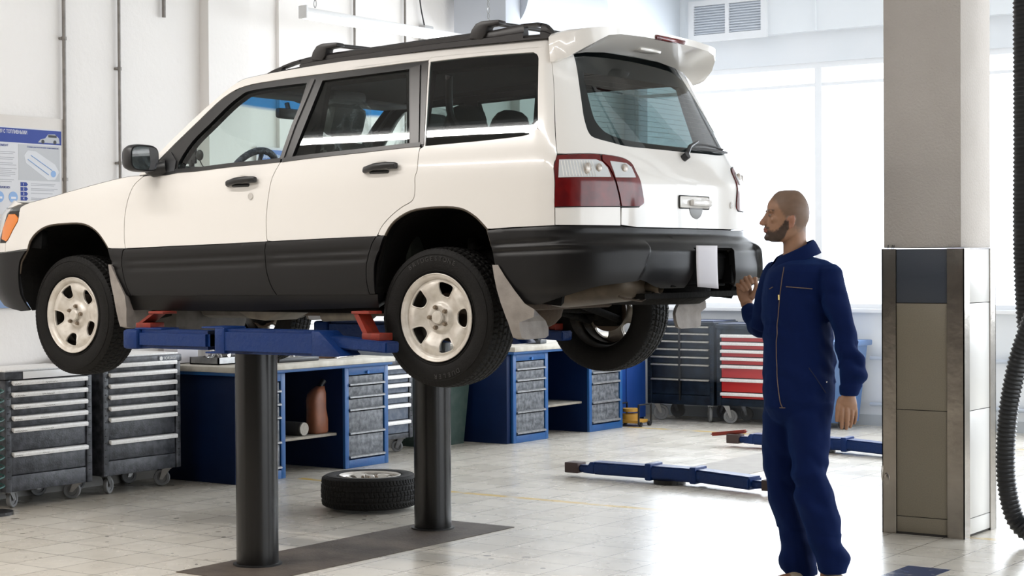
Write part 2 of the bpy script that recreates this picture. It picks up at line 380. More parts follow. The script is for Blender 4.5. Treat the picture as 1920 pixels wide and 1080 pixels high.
# ventilation unit on the back wall
t = empty('vent_grille', (-8.02, YB - .10, 3.64), 0, 'white wall vent with two louvred openings above the windows', 'vent')
f = MB()
f.box(-.42, .42, -.03, 0, -.02, .05).box(-.42, .42, -.03, 0, .33, .38).box(-.42, -.36, -.03, 0, .05, .33).box(.36, .42, -.03, 0, .05, .33).box(-.02, .02, -.03, 0, .05, .33)
f.build('frame', WHITE, t, smooth=False)
LV = mat('louvre_haze_bluegrey', (.60, .64, .70), .6)  # lightened so the vent looks veiled by haze
for a in (-.36, .02):
    s = MB().box(a, a + .34, -.004, 0, .05, .33)
    for i in range(11): s.box(a, a + .34, -.022, -.006, .057 + i * .025, .068 + i * .025)
    s.build('louvre', LV, t, smooth=False)
# duct and drum high in the corner, haze painted into their pale colour
t = empty('air_duct', (XL + .10, 12.1, 3.45), 0, 'large grey air duct high on the left wall near the corner', 'duct')
DU = mat('duct_haze_bluegrey', (.60, .63, .69), .6, var=.4, vscale=2.5, vcol=(.54, .58, .64))
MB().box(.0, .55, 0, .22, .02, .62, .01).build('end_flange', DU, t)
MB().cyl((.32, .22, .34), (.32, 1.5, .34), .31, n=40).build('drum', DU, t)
MB().box(.02, .60, 1.5, 2.9, .12, .66, .01).build('casing', mat('duct_haze_pale', (.66, .70, .75), .6, var=.3, vscale=2.5, vcol=(.6, .65, .7)), t)
t = empty('roof_pipe', (-7.5, 12.4, 4.0), 0, 'white round pipe slung under the ceiling behind the car roof', 'pipe')
MB().cyl((-1.6, -.2, .05), (.9, 1.1, .02), .035, n=16).build('pipe', LAMPB, t)
for q in (.2, .8): MB().cyl((-1.6 + 2.5 * q, -.2 + 1.3 * q, .08), (-1.6 + 2.5 * q, -.2 + 1.3 * q, .35), .006, n=8).build('hanger', STEEL, t)
t = empty('ceiling_panel_lamp', (-8.2, 13.9, ZC - .25), 0, 'round white dish lamp under the ceiling by the back corner', 'lamp')
MB().lathe([(.02, .25), (.03, .16), (.30, .06), (.34, .0), (.0, .0)], 40).build('lamp_shade', LAMPB, t)

# posters
t = empty('wall_poster', (XL + .02, 7.0, 1.80), 0, 'white Russian fuel-system poster with blue header in a clear frame', 'poster')
PY0, PY1, PZ0, PZ1 = -.20, .855, .035, .605
MB().box(0, .006, PY0 - .05, PY1 + .035, PZ0 - .04, PZ1 + .075, .001).build('holder', mat('clear_holder', (.70, .655, .61), .25), t)
MB().box(.006, .008, PY0, PY1, PZ0, PZ1).build('sheet', mat('poster_sheet', (.66, .66, .68), .5), t, smooth=False)
MB().box(.008, .0092, PY0, PY1, .505, PZ1 - .008).build('header_band', BLUEP, t, smooth=False)
MB().box(.008, .0092, .50, PY1 - .015, .262, .497).build('diagram_panel', mat('poster_grey', (.52, .53, .55), .6), t, smooth=False)
RT_ = (PI / 2, 0, PI / 2)
GREYT = mat('poster_text_grey', (.25, .27, .33), .8); WT_ = mat('poster_text_white', (.8, .8, .85), .7); LB_ = mat('poster_light_blue', (.28, .44, .72), .7)
text_mesh('header_text', 'АВТОМОБИЛЯ С ТОПЛИВНЫМИ', .034, WT_, t, (.0095, .572, .562), RT_, align='RIGHT', sx=.66)
text_mesh('diagram_caption', 'Схема расположения компонентов', .015, BLUEP, t, (.0095, .83, .477), RT_, align='RIGHT')
text_mesh('label_text', 'ЭЛЕМЕНТ', .020, BLUEP, t, (.0095, .42, .477), RT_, align='RIGHT')
text_mesh('label_text', 'ВАЖНО!', .020, BLUEP, t, (.0095, .43, .205), RT_, align='RIGHT')
ln = MB()
random.seed(3)
for blk in range(6):
    for r in range(2 if blk != 3 else 3):
        z = .440 - blk * .036 - r * .012
        if z > .235: ln.box(.008, .009, .0, .485 - random.random() * .05, z, z + .0035)
for i in range(5):
    for r in range(2 if i != 2 else 1):
        z = .240 - i * .031 - r * .010
        ln.box(.008, .009, .60, .83 - random.random() * .06, z, z + .0035)
ln.build('body_text', mat('poster_line_grey', (.40, .41, .44), .8), t, smooth=False)
for i in range(5):
    z = .223 - i * .031
    MB().prism([(.515, z), (.562, z), (.574, z + .013), (.562, z + .026), (.515, z + .026)], .008, .0096, 'x').build('number_badge', BLUEP, t, smooth=False)
    text_mesh('number', str(i + 1), .024, WT_, t, (.0100, .538, z + .005), RT_, align='CENTER')
for y in (.345, .455):
    MB().cyl((.008, y, .150), (.0096, y, .150), .036, n=32).build('pictogram_disc', LB_, t)
    MB().box(.0096, .010, y - .018, y + .022, .138, .152).build('pictogram', WT_, t, smooth=False)
# phantom drawing of a chassis
dm = MB().prism([(.545, .425), (.575, .458), (.64, .455), (.80, .375), (.835, .325), (.80, .275), (.74, .270), (.56, .375)], .0092, .0098, 'x')
dm.build('diagram', mat('diagram_white', (.70, .71, .74), .7), t, smooth=False)
for a, b in (((.575, .400), (.745, .305)), ((.60, .428), (.775, .335))): MB().tube([(.0100, a[0], a[1]), (.0100, b[0], b[1])], .0030, 6).build('diagram_rail', LB_, t)
MB().cyl((.0098, .785, .312), (.0106, .785, .312), .022, n=20).build('diagram_tank', LB_, t)
cr = MB().prism([(.66, .515), (.68, .535), (.72, .545), (.745, .572), (.80, .575), (.835, .55), (.84, .515)], .0092, .0099, 'x'); cr.build('header_picture', mat('poster_car_grey', (.45, .47, .5), .6), t, smooth=False)
ch = MB()
for y in (.70, .80): ch.cyl((.0099, y, .522), (.0106, y, .522), .013, n=20)
ch.box(.0099, .0104, .745, .815, .552, .568).build('header_picture_dark', TRIMB, t)
t = empty('wall_sign', (XL + .03, 9.72, 2.02), 0, 'small blue and white Russian notice on the wall seen through the front window', 'sign')
MB().box(0, .005, 0, .62, 0, .375, .001).build('sheet', PWHITE, t)
MB().box(.005, .0062, .02, .60, .20, .355).build('header_band', mat('sign_blue', (.12, .22, .55), .7), t, smooth=False)
text_mesh('header_text', 'Адаптивная система', .05, WT_, t, (.0066, .04, .295), RT_)
text_mesh('header_text', 'головного света (AFL)', .05, WT_, t, (.0066, .04, .225), RT_)
l2 = MB()
for i in range(8): l2.box(.005, .006, .04, .56 - .05 * (i % 3), .17 - i * .02, .176 - i * .02)
l2.build('body_text', GREYT, t, smooth=False)
t = empty('wall_sign', (XL + .01, 7.0, 1.232), 0, 'pale blue strip on the left wall under the front bumper', 'sign')
MB().box(0, .004, -.2, .62, 0, .055, .001).build('strip', mat('strip_blue', (.22, .33, .55), .6), t)

# ------------------------------------------------------------------ tiled pillar
t = empty('tiled_pillar', (-3.94, 9.13, 0), 0, 'square white pillar with beige tiles and steel corner guards behind the man', 'pillar')
PW, PD = .46, .47
PLM = mat('pillar_plaster', (.54, .50, .465), .9, bump=.5, bscale=70, var=.6, vscale=2.5, vcol=(.46, .42, .385))
MB().box(-.012 + .01, PW - .018, .015, PD - .01, 1.575, ZC, .004).build('shaft', PLM, t)
TB = mat('tile_beige', (.25, .215, .16), .38, bump=.12, bscale=160, var=.5, vscale=160, vcol=(.19, .165, .125)); TK = mat('tile_slate', (.045, .055, .075), .4, bump=.12, bscale=160)
ts_ = MB(); tb = MB(); zz = [0.012, .10, .686, 1.272]
core = MB().box(.006, PW - .006, .006, PD - .006, 0, 1.568).build('core', mat('grout_dark', (.05, .045, .04), .9), t, smooth=False)
for a, b in zip(zz, zz[1:]):
    tb.box(.078, PW - .092, 0, .012, a + .002, b - .002, .0015)
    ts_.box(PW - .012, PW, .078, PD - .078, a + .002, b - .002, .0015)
    tb.box(.0, .012, .078, PD - .078, a + .002, b - .002, .0015); tb.box(.078, PW - .078, PD - .012, PD, a + .002, b - .002, .0015)
tb.build('beige_tiles', TB, t)
ts_.box(PW - .012, PW, .078, PD - .078, 1.274, 1.566, .0015).build('side_tiles', mat('tile_lit_pale', (.72, .71, .69), .25), t)['label'] = 'glossy tiles coloured pale with daylight on the side facing the gate'  # strong side light put into the tile colour
tk = MB().box(.078, PW - .092, 0, .012, 1.274, 1.566, .0015).box(.0, .012, .078, PD - .078, 1.274, 1.566, .0015); tk.build('slate_tiles', TK, t)
SS = mat('corner_guard_steel', (.40, .37, .33), .22, metal=.95, bump=.25, bscale=7, var=.5, vscale=5, vcol=(.22, .20, .18))
for xx in (.028, .052, .062): MB().cyl((xx, .002, 1.565), (xx + .002, .002, 1.592), .0022, n=8).build('stud', BLACKP, t)
for cx, cy, sx, sy in ((0, 0, 1, 1), (PW, 0, -1, 1), (0, PD, 1, -1), (PW, PD, -1, -1)):
    g = MB(); a = .076 if sx > 0 else .09
    x0, x1 = sorted((cx - sx * .006, cx + sx * a)); y0, y1 = sorted((cy - sy * .006, cy)); g.box(x0, x1, y0 - (0 if sy > 0 else 0), y1, .0, 1.57)
    x0, x1 = sorted((cx - sx * .006, cx)); y0, y1 = sorted((cy - sy * .006, cy + sy * .076)); g.box(x0, x1, y0, y1, .0, 1.57)
    if sx > 0 and sy > 0: g.sphere((-.004, -.002, .33), (.007, .014, .05)).sphere((.02, -.005, .30), (.018, .005, .035))
    g.build('corner_guard', SS, t)

# ------------------------------------------------------------------ corrugated exhaust hose
def corrugated(path, r, pitch, amp):
    P = bez(path, 40); out = [P[0]]; acc = 0
    st = pitch / 4
    for a, b in zip(P, P[1:]):
        d = (b - a).length
        while acc + d >= st:
            tt = (st - acc) / d; a = a + (b - a) * tt; d = (b - a).length; out.append(a.copy()); acc = 0
        acc += d
    R = [r + amp * (1.0, .15, -.55, .15)[i % 4] for i in range(len(out))]
    return out, R
t = empty('exhaust_hose', (-3.18, 9.15, 0), 0, 'black corrugated extraction hose hanging beside the pillar', 'hose')
hp = [(.02, 0, 4.3), (.02, 0, 3.2), (.02, 0, 2.2), (.02, .0, 1.5), (.05, .02, 1.0), (.14, .05, .6), (.19, .05, .28), (.16, .03, .12), (.08, -.02, .062), (-.01, -.03, .13), (-.05, -.05, .30), (-.055, -.06, .50), (-.03, -.07, .75), (.03, -.09, 1.0), (.12, -.10, 1.25), (.24, -.08, 1.6), (.34, -.03, 2.2), (.36, 0, 3.2), (.36, 0, 4.3)]
P, R_ = corrugated(hp, .047, .024, .006)
MB().tube(P, R_, 26).build('hose', mat('hose_black', (.014, .015, .017), .38), t, ang=80)
MB().cyl((.02, 0, 4.25), (.02, 0, 4.35), .07, n=24).cyl((.36, 0, 4.25), (.36, 0, 4.35), .07, n=24).build('ceiling_collar', STEEL, t)

# ------------------------------------------------------------------ roller cabinets
def caster(parent, x, y, zt, r, swivel=0, m_w=GREYR, fork=STEEL):
    M = Matrix.Translation((x, y, 0)) @ Matrix.Rotation(swivel, 4, 'Z')
    fk = MB().box(-.03, .03, -.03, .03, zt - .008, zt, M=M)
    for s in (-1, 1): fk.prism([(-.022, zt - .006), (.030, zt - .006), (.052, r - .01), (.030, r - .012)], s * .019 - .0015, s * .019 + .0015, 'y', M=M)
    fk.cyl(M @ Vector((.038, -.022, r)), M @ Vector((.038, .022, r)), .009, n=10)
    o = fk.build('caster', fork, parent)
    T = M @ Matrix.Translation((.038, 0, r)) @ Matrix.Rotation(PI / 2, 4, 'X')
    MB().lathe([(0, -.006), (r * .62, -.006), (r * .66, -.013), (r * .93, -.014), (r, -.009), (r, .009), (r * .93, .014), (r * .66, .013), (r * .62, .006), (0, .006)], 28, T).build('wheel', m_w, o)
def roller_cabinet(loc, rz, w, d, z0, z1, hz, zb, body, front, handle, label, group=None, hs=.030, post=.045, toph=.06, full=True, badge=None, cr=.055, centre=False, top_m=None):
    """local frame: front face y=0, width along +x, depth along +y"""
    t = empty('roller_cabinet', loc, rz, label, 'tool cabinet', group)
    b0 = MB().box(0, w, .02, d, z0, z1 - toph, .006).box(0, post, -.012, .03, z0, z1 - toph, .006).box(w - post, w, -.012, .03, z0, z1 - toph, .006).box(post, w - post, -.004, .03, z0, zb, .004)
    MB().box(-.008, w + .008, -.018, d + .004, z1 - toph, z1 - .012, .008).build('top_rim', body, t)
    MB().box(.01, w - .01, .0, d - .01, z1 - .014, z1, .004).build('top_tray', top_m or ALU, t)
    sp = b0; sp.cur = 1
    for s in range(int((z1 - z0 - .16) / .045)):
        zz = z0 + .08 + s * .045
        for xx in (post * .5, w - post * .5): sp.box(xx - .008, xx + .008, -.016, -.010, zz, zz + .006, M=None)
    sp.build('body', [body, TRIMB], t)
    zl = list(hz) + [zb]
    segs = ((post, w - post),) if not centre else ((post, w / 2 - .008), (w / 2 + .008, w - post))
    for a, c in zip(zl, zl[1:]):
        for xa, xb in segs:
            o = MB().box(xa + .003, xb - .003, -.002, .02, c + .006, a - .002, .003).build('drawer', front, t)
            hm = MB().prism([(-.002, a), (-.030, a - .004), (-.034, a - .012), (-.032, a - hs), (-.026, a - hs), (-.002, a - hs * .55)], xa + .004, xb - .004, 'x', bev=.0012)
            hm.build('handle', handle, o)
    if centre: MB().box(w / 2 - .006, w / 2 + .006, -.03, .0, zb - .05, z1 - toph + .05, .002).build('locking_bar', BLACKP, t)
    for x, y, s in ((.07, .05, .4), (w - .07, .05, 2.2), (.07, d - .08, .1), (w - .09, d - .08, 2.8)): caster(t, x, y, z0, cr, s)
    if badge:
        MB().box(w - .21, w - .02, -.022, -.017, z1 - toph + .006, z1 - .018, .001).build('badge_plate', mat('badge_grey', (.10, .11, .13), .4), t)
        text_mesh('badge_text', badge, .028, mat('badge_white', (.8, .8, .8), .6), t, (w - .165, -.0225, z1 - toph + .016), (PI / 2, 0, 0), sx=1.0); MB().cyl((w - .188, -.022, z1 - toph + .025), (w - .188, -.024, z1 - toph + .025), .014, n=20).build('badge_emblem', mat('badge_white', (.8, .8, .8), .6), t)
    return t
L90 = PI / 2
c1 = roller_cabinet((-8.80, 7.03, 0), L90, .69, .44, .105, .86, (.795, .722, .648, .575, .503, .352), .205, CABG, CABG, ALU,
                    'graphite roller cabinet with scuffed white drawer pulls, leftmost against the wall', 'graphite roller cabinets along the left wall')
MB().box(.13, .60, -.024, -.019, .803, .848, .001).build('label_strip', mat('label_strip_white', (.9, .9, .9), .4), c1)
random.seed(21)
INK = mat('marker_ink', (.05, .04, .04), .8)
for dr in [c for c in c1.children if c.name.startswith('drawer')]:
    for hd_ in [c for c in dr.children if c.name.startswith('handle')]:
        zt = max(v.co.z for v in hd_.data.vertices)
        for x0, ln_ in ((.055, random.uniform(.04, .14)), (random.uniform(.25, .32), random.uniform(.06, .12))):
            n_ = int(ln_ / .004); MB().tube([(x0 + i * .004, -.0350, zt - .021 + .004 * math.sin(i * 2.1 + x0 * 40) * math.sin(i * .7)) for i in range(n_)], .0008, 4).build('marker_note', INK, hd_)
c2 = roller_cabinet((-8.80, 7.815, 0), L90, .69, .44, .125, .91, (.862, .800, .727, .654, .580, .507, .360), .222, CABG, CABG, ALU,
                    'taller graphite roller cabinet with white drawer pulls, beside the dark end of the first workbench', 'graphite roller cabinets along the left wall', badge='FORSAGE')
c3 = roller_cabinet((-8.80, 10.36, 0), L90, .69, .44, .115, .765, (.702, .625, .556, .475, .394, .262), .155, CABG, mat('cabinet_bluegrey', (.07, .09, .13), .45, var=.8, vscale=22, vcol=(.17, .19, .22)), ALU,
                    'blue-grey roller cabinet standing between the two blue workbenches', 'graphite roller cabinets along the left wall', cr=.045)
c4 = roller_cabinet((-8.66, 14.50, 0), 0, .72, .46, .16, .955, (.905, .838, .765, .690, .617, .545, .405), .25, CABDK, CABDK, mat('handle_dull', (.40, .38, .34), .45, metal=.4, var=.5, vscale=30), 
                    'black roller cabinet with dull metal drawer pulls in the back corner', hs=.018, centre=True, cr=.075, toph=.045, top_m=BDARKBL)
c5 = roller_cabinet((-7.90, 14.48, 0), 0, .74, .46, .17, .935, (.835, .763, .692, .622, .550, .425, .295), .235, CABDK, CABR, ALU,
                    'red-drawered roller cabinet on swivel casters against the back wall', hs=.030, cr=.065, toph=.05, top_m=BDARKBL)
# ------------------------------------------------------------------ workbenches
def pedestal(loc, w, d, h, hz, zb, label, group, knob=True):
    t = empty('drawer_pedestal', loc, L90, label, 'cabinet', group); fw = .045
    MB().box(0, w, .02, d, 0, h).build('body', BDARKBL, t, smooth=False)
    f = MB().box(0, fw, -.004, .022, 0, h, .003).box(w - fw, w, -.004, .022, 0, h, .003).box(fw, w - fw, -.004, .022, 0, zb - .01, .003).box(fw, w - fw, -.004, .022, hz[0] + .02, h, .003)
    f.build('front_frame', BBLUE, t)
    MB().box(fw, w - fw, .018, .024, zb, hz[0] + .02).build('front_recess', DARK, t, smooth=False)
    zl = [hz[0] + .018] + list(hz[1:]) + [zb]
    for a, c in zip(zl, zl[1:]):
        o = MB().box(fw + .004, w - fw - .012, .002, .018, c + .012, a - .006, .002).build('drawer', DRAWG, t)
        MB().prism([(.002, c + .022), (-.016, c + .016), (-.018, c + .004), (-.010, c + .004), (.002, c + .012)], fw + .002, w - fw - .004, 'x').build('handle', mat('pull_grey', (.16, .165, .17), .45, metal=.3, var=.6, vscale=40, vcol=(.3, .3, .3)), o)
    if knob: MB().cyl((w / 2, -.004, h - .045), (w / 2, -.022, h - .045), .011, .013, n=16).build('lock_knob', mat('knob_blue', (.04, .16, .45), .3), t)
    return t
BW = 'blue workbench drawer pedestals'
HA = (.665, .605, .512, .418, .245); H_ = .745
pedestal((-8.45, 8.80, 0), .38, .60, H_, HA, .07, 'blue drawer pedestal half hidden behind the near lift post', BW)
pedestal((-8.45, 9.82, 0), .50, .60, H_, HA, .07, 'blue drawer pedestal with worn grey drawers at the right end of the first bench', BW)
pedestal((-8.45, 11.96, 0), .52, .60, H_, HA, .07, 'blue drawer pedestal at the left end of the second bench, right of the rear wheel', BW)
pedestal((-8.45, 13.13, 0), .56, .60, H_, HA, .07, 'blue drawer pedestal at the far end of the second bench, left of the corner cupboard', BW)
def slab(name, x0, x1, y0, y1, z0, z1, m, label, cat, bev=.004, group=None):
    o = MB().box(0, x1 - x0, 0, y1 - y0, 0, z1 - z0, bev).build(name, m, loc=(x0, y0, z0)); return tag(o, label, cat, group)
def worktop(y0, y1, label):
    t = empty('worktop', (XL, y0, H_), 0, label, 'worktop')
    MB().box(0, .84, 0, y1 - y0, .0, .022, .002).build('front_rail', BBLUE, t)
    MB().box(0, .86, -.01, y1 - y0 + .01, .022, .062, .006).build('top_board', WTOP, t)
    return t
worktop(8.66, 10.33, 'worn beige worktop of the first blue bench behind the near lift post')
worktop(11.92, 13.74, 'worn beige worktop of the second blue bench behind the rear wheel')
slab('end_panel', XL + .02, -8.47, 8.70, 8.79, 0, H_, BDARKBL, 'dark blue end panel closing the first workbench on the left', 'panel')
slab('end_panel', XL + .02, -8.47, 11.90, 11.955, 0, H_, BDARKBL, 'dark blue end panel of the second bench beside the green bin', 'panel')
for y0, y1, lb in ((9.185, 9.815, 'dark blue back panel in the open bay of the first bench'), (12.485, 13.125, 'dark blue back panel in the open bay of the second bench')):
    slab('bay_panel', XL + .05, XL + .07, y0, y1, 0, H_ - .01, BDARKBL, lb, 'panel', .001)
SHM = mat('shelf_dusty', (.30, .27, .22), .7, var=.7, vscale=12, vcol=(.15, .13, .1))
slab('bench_shelf', XL + .08, -8.52, 9.187, 9.813, .245, .265, SHM, 'dusty shelf in the open bay of the first bench', 'shelf')
slab('bench_shelf', XL + .08, -8.52, 12.487, 13.123, .255, .275, SHM, 'pale shelf in the open bay of the second bench', 'shelf')
# green bin between benches
t = empty('waste_bin', (-9.18, 11.28, 0), 0, 'dark green plastic bin left of the second workbench', 'bin')
GB = mat('bin_green', (.018, .042, .034), .6, var=.6, vscale=14, vcol=(.05, .07, .06))
MB().loft([[(x0, y0, z) for x0, y0 in ((a, a), (.40 - a, a), (.40 - a, .55 - a), (a, .55 - a))] for a, z in ((.05, 0), (.0, .70))]).build('bin_body', GB, t, ang=20)
MB().box(-.015, .415, -.015, .565, .70, .73, .008).build('rim', GB, t)
# corner cupboard
t = empty('corner_cupboard', (-8.67, 13.763, 0), L90, 'tall-doored dark blue cupboard between the second bench and the black roller cabinet', 'cupboard')
MB().box(0, .71, .02, .55, 0, .80).build('body', BDARKBL, t, smooth=False)
for a, b in ((.01, .35), (.365, .71)):
    o = MB().box(a, b, 0, .02, .03, .79, .003).build('door', mat('cupboard_blue', (.008, .05, .24), .5), t)
    xh = b - .04 if a < .2 else a + .03
    MB().box(xh - .006, xh + .006, -.025, 0, .60, .70, .004).build('handle', STEEL, o)
MB().box(-.005, .715, -.02, .55, .80, .83, .004).build('cupboard_top', WTOP, t)
# jerrycan, roll, cloth in the open bay
t = empty('oil_can', (-8.60, 9.69, .266), 0, 'brown oil can with an angled spout on the shelf of the first bench', 'can')
OC = mat('oil_can_brown', (.22, .075, .035), .5, var=.5, vscale=12, vcol=(.10, .04, .025))
rg = []
for z, wy, wx, oy in ((0, .066, .05, 0), (.015, .078, .06, 0), (.10, .080, .062, -.004), (.18, .070, .058, -.012), (.24, .072, .058, -.014), (.29, .066, .054, -.006), (.325, .045, .04, .012), (.345, .026, .026, .036)):
    rg.append([(wx * math.copysign(abs(math.cos(q)) ** .6, math.cos(q)), oy + wy * math.copysign(abs(math.sin(q)) ** .6, math.sin(q)), z) for q in [2 * PI * k / 24 for k in range(24)]])
MB().loft(rg).build('can_body', OC, t, ang=60)
MB().tube([(0, .03, .335), (0, .045, .355), (0, .07, .38)], [.022, .02, .024], 16).build('spout', TRIMB, t)
t = empty('paper_roll', (-8.70, 9.50, .266), 0, 'dark rolled cloth with a pale end lying on the shelf beside the oil can', 'roll')
MB().cyl((-.22, -.03, .05), (.14, -.01, .05), .05, n=24).build('roll', mat('roll_dark', (.03, .028, .026), .8), t)
MB().cyl((.14, -.01, .05), (.152, -.01, .05), .046, n=24).build('roll_end', mat('roll_pale', (.35, .32, .28), .8, var=.5, vscale=40), t)
o = MB().loft([[(-8.55 + .012 * math.sin(i * 1.3 + k), 9.20 + .02 * k + .004 * math.sin(i), .27 + .04 * i - .015 * k) for k in range(4)] for i in range(6)], closed_u=False).build('cleaning_rag', mat('rag_yellow', (.55, .42, .18), .9))
tag(o, 'yellowish rag hanging inside the open bay by the left pedestal', 'rag')
sm_ = o.modifiers.new('s', 'SOLIDIFY'); sm_.thickness = .004
# things on the first worktop
TZ = H_ + .0635
def on_bench(name, label, cat, x, y, fn, rz=0, z=TZ, group=None):
    t = empty(name, (x, y, z), rz, label, cat, group); fn(t); return t
def tray(t):
    f = MB().box(0, .28, 0, .40, 0, .008).box(0, .28, 0, .01, 0, .05).box(0, .28, .39, .40, 0, .05).box(0, .01, 0, .40, 0, .05).box(.27, .28, 0, .40, 0, .05); f.build('tray', STEEL, t, smooth=False)
random.seed(11)
def parts_heap(t):
    m = (CHROME, STEEL, PWHITE)
    for i in range(14):
        x, y, z = random.uniform(.03, .25), random.uniform(.03, .37), .045 + random.uniform(.0, .08); r = random.uniform(.012, .03)
        a = Vector((random.uniform(-1, 1), random.uniform(-1, 1), random.uniform(-.3, .6))).normalized() * random.uniform(.02, .06)
        p = Vector((x, y, z)); q = MB().cyl(p - a, p + a, r, n=14); q.cyl(p + a, p + a * 1.3, r * .6, n=12); q.build('fitting', m[i % 3], t)
def heap(t): tray(t); parts_heap(t)
on_bench('parts_tray', 'steel tray of bright chrome fittings on the first worktop, seen under the sill', 'tray', -8.98, 8.78, heap)
def toolset(t):
    MB().box(0, .22, 0, .42, 0, .03, .004).build('case', BLACKP, t)
    for i in range(7): MB().cyl((.06, .04 + i * .055, .03), (.06, .04 + i * .055, .055), .014 + .002 * (i % 3), n=14).build('socket', CHROME, t)
on_bench('socket_set', 'black socket set with shiny sockets on the first worktop behind the post', 'tool set', -8.72, 9.18, toolset)
def pipe_f(t): MB().tube([(0, -.14, .030), (0, 0, .028), (.02, .12, .03)], [.022, .024, .03], 16).tube([(0, .10, .03), (0, .17, .03)], [.034, .034], 18).build('pipe', mat('rust_pipe', (.16, .09, .06), .6, metal=.4), t)
on_bench('pipe_piece', 'short rusty pipe lying on the first worktop', 'pipe', -8.62, 9.72, pipe_f)
def wr(t): MB().box(-.008, .008, -.13, .13, 0, .010, .003).cyl((0, .14, 0), (0, .14, .012), .022, n=16).cyl((0, -.14, 0), (0, -.14, .012), .018, n=16).build('wrench', CHROME, t)
on_bench('wrench', 'long chrome wrench lying flat on the first worktop', 'wrench', -8.60, 10.0, wr, .25)
def case_f(t):
    MB().box(0, .30, 0, .46, 0, .10, .012).build('case', mat('case_dark', (.02, .025, .035), .5), t)
    for y in (.17, .29): MB().cyl((.30, y, .10), (.30, y, .125), .012, n=10).build('latch', BLACKP, t)
    MB().tube(bez([(.28, .17, .10), (.28, .18, .135), (.28, .28, .135), (.28, .29, .10)], 5), .007, 8).build('handle', BLACKP, t)
on_bench('tool_case', 'dark tool case standing on the roller cabinet between the benches', 'case', -9.15, 10.45, case_f, 0, .765)
def vise(t):
    MB().box(-.07, .07, -.09, .09, 0, .03, .005).box(-.04, .04, -.06, .05, .03, .11, .01).box(-.05, .05, -.10, -.05, .06, .13, .006).box(-.05, .05, .05, .08, .06, .13, .006).build('vise_body', mat('vise_grey', (.05, .055, .06), .5, metal=.4), t)
    MB().cyl((0, -.16, .075), (0, .12, .075), .011, n=12).build('screw', STEEL, t)
    MB().cyl((-.08, -.155, .075), (.08, -.155, .075), .006, n=10).build('handle', STEEL, t)
on_bench('bench_vise', 'grey bench vise on the near end of the second worktop', 'vise', -8.62, 12.55, vise, .3)
# small yellow and black jack on the floor at the end of the second bench
t = empty('air_jack', (-8.33, 13.78, 0), L90, 'small yellow and black trolley jack on the floor past the second bench', 'jack')
MB().box(0, .20, .02, .26, .03, .06, .006).cyl((.10, .15, .06), (.10, .15, .11), .085, n=24).cyl((.10, .15, .13), (.10, .15, .16), .07, n=24).build('bellows', mat('jack_yellow', (.45, .24, .03), .6), t)
MB().tube([(.0, .0, .02), (.0, .0, .20), (.22, .0, .20), (.22, .0, .02)], .010, 8).tube([(.0, .26, .02), (.0, .26, .20), (.22, .26, .20), (.22, .26, .02)], .010, 8).build('frame', BLACKP, t)
for x, y in ((.03, .0), (.19, .0), (.03, .26), (.19, .26)): MB().cyl((x, y - .012, .022), (x, y + .012, .022), .022, n=14).build('wheel', BLACKP, t)
# green coiled hose stand at the left edge
t = empty('hose_coil', (-8.70, 6.86, 0), 0, 'dark green coiled air hose hanging at the left edge beside the first roller cabinet', 'hose')
pts = [(.05 * math.cos(i * .35), .075 * math.sin(i * .35), .16 + i * .0032) for i in range(190)]
MB().tube(pts, .007, 8).build('coil', mat('hose_green', (.012, .07, .06), .35), t, ang=80)
MB().cyl((0, 0, 0), (0, 0, .80), .014, n=12).cyl((0, 0, 0), (0, 0, .02), .12, n=24).build('stand', BLACKP, t)
# wheeled bin behind the man
t = empty('wheelie_bin', (-7.08, 14.52, 0), 0, 'pale blue wheeled bin by the back wall behind the man', 'bin')
WB = mat('bin_blue', (.10, .20, .42), .5)
MB().loft([[(x0, y0, z) for x0, y0 in ((a, a), (.46 - a, a), (.46 - a, .46 - a), (a, .46 - a))] for a, z in ((.06, .05), (.0, .74))]).build('bin_body', WB, t, ang=20)
MB().box(-.02, .50, -.03, .49, .74, .79, .012).build('lid', WB, t)
for x in (.05, .41): MB().cyl((x - .02, .05, .07), (x + .02, .05, .07), .07, n=20).build('wheel', BLACKP, t)
# heating pipes on the parapet
for z, lb in ((.62, 'upper heating pipe with valves on the back parapet right of the pillar'), (.20, 'lower heating pipe with valves on the back parapet right of the pillar')):
    t = empty('heating_pipe', (-5.4, YB - .05, z), 0, lb, 'pipe', None)
    MB().cyl((-1.2, 0, 0), (6.5, 0, 0), .018, n=12).build('pipe', mat('pipe_pale', (.55, .6, .68), .5), t)
    for x in (.12, .30, .48): MB().cyl((x - .03, 0, 0), (x + .03, 0, 0), .032, n=12).cyl((x, 0, 0), (x, 0, .055), .010, n=8).build('valve', mat('valve_grey', (.3, .34, .40), .5), t)

# slatted white panel, white box and tool rack on the wall over the benches, seen between sill and lift arm
t = empty('slatted_panel', (XL + .034, 9.66, .86), 0, 'white slatted panel on the left wall above the workbenches, seen under the car', 'panel')
f = MB()
for i in range(13): f.prism([(0, i * .045), (.022, i * .045), (.012, i * .045 + .043), (0, i * .045 + .043)], 0, 3.25, 'y')
f.build('slats', mat('slat_white', (.86, .86, .86), .5), t, smooth=False)
t = empty('white_box', (-9.20, 8.74, .812), 0, 'white box with a grey side standing at the left end of the first worktop', 'box')
MB().box(0, .14, 0, .20, 0, .36, .004).build('box', PWHITE, t)
for i in range(3): MB().box(.14, .142, .07, .19, .26 + i * .03, .264 + i * .03).build('printed_line', GREYT, t, smooth=False)
t = empty('tool_rack', (XL + .095, 9.00, .98), 0, 'wall rack crowded with bright chrome tools behind the raised blue arm', 'tool rack')
MB().box(0, .02, 0, .62, 0, .32, .003).build('board', BLACKP, t)
random.seed(5)
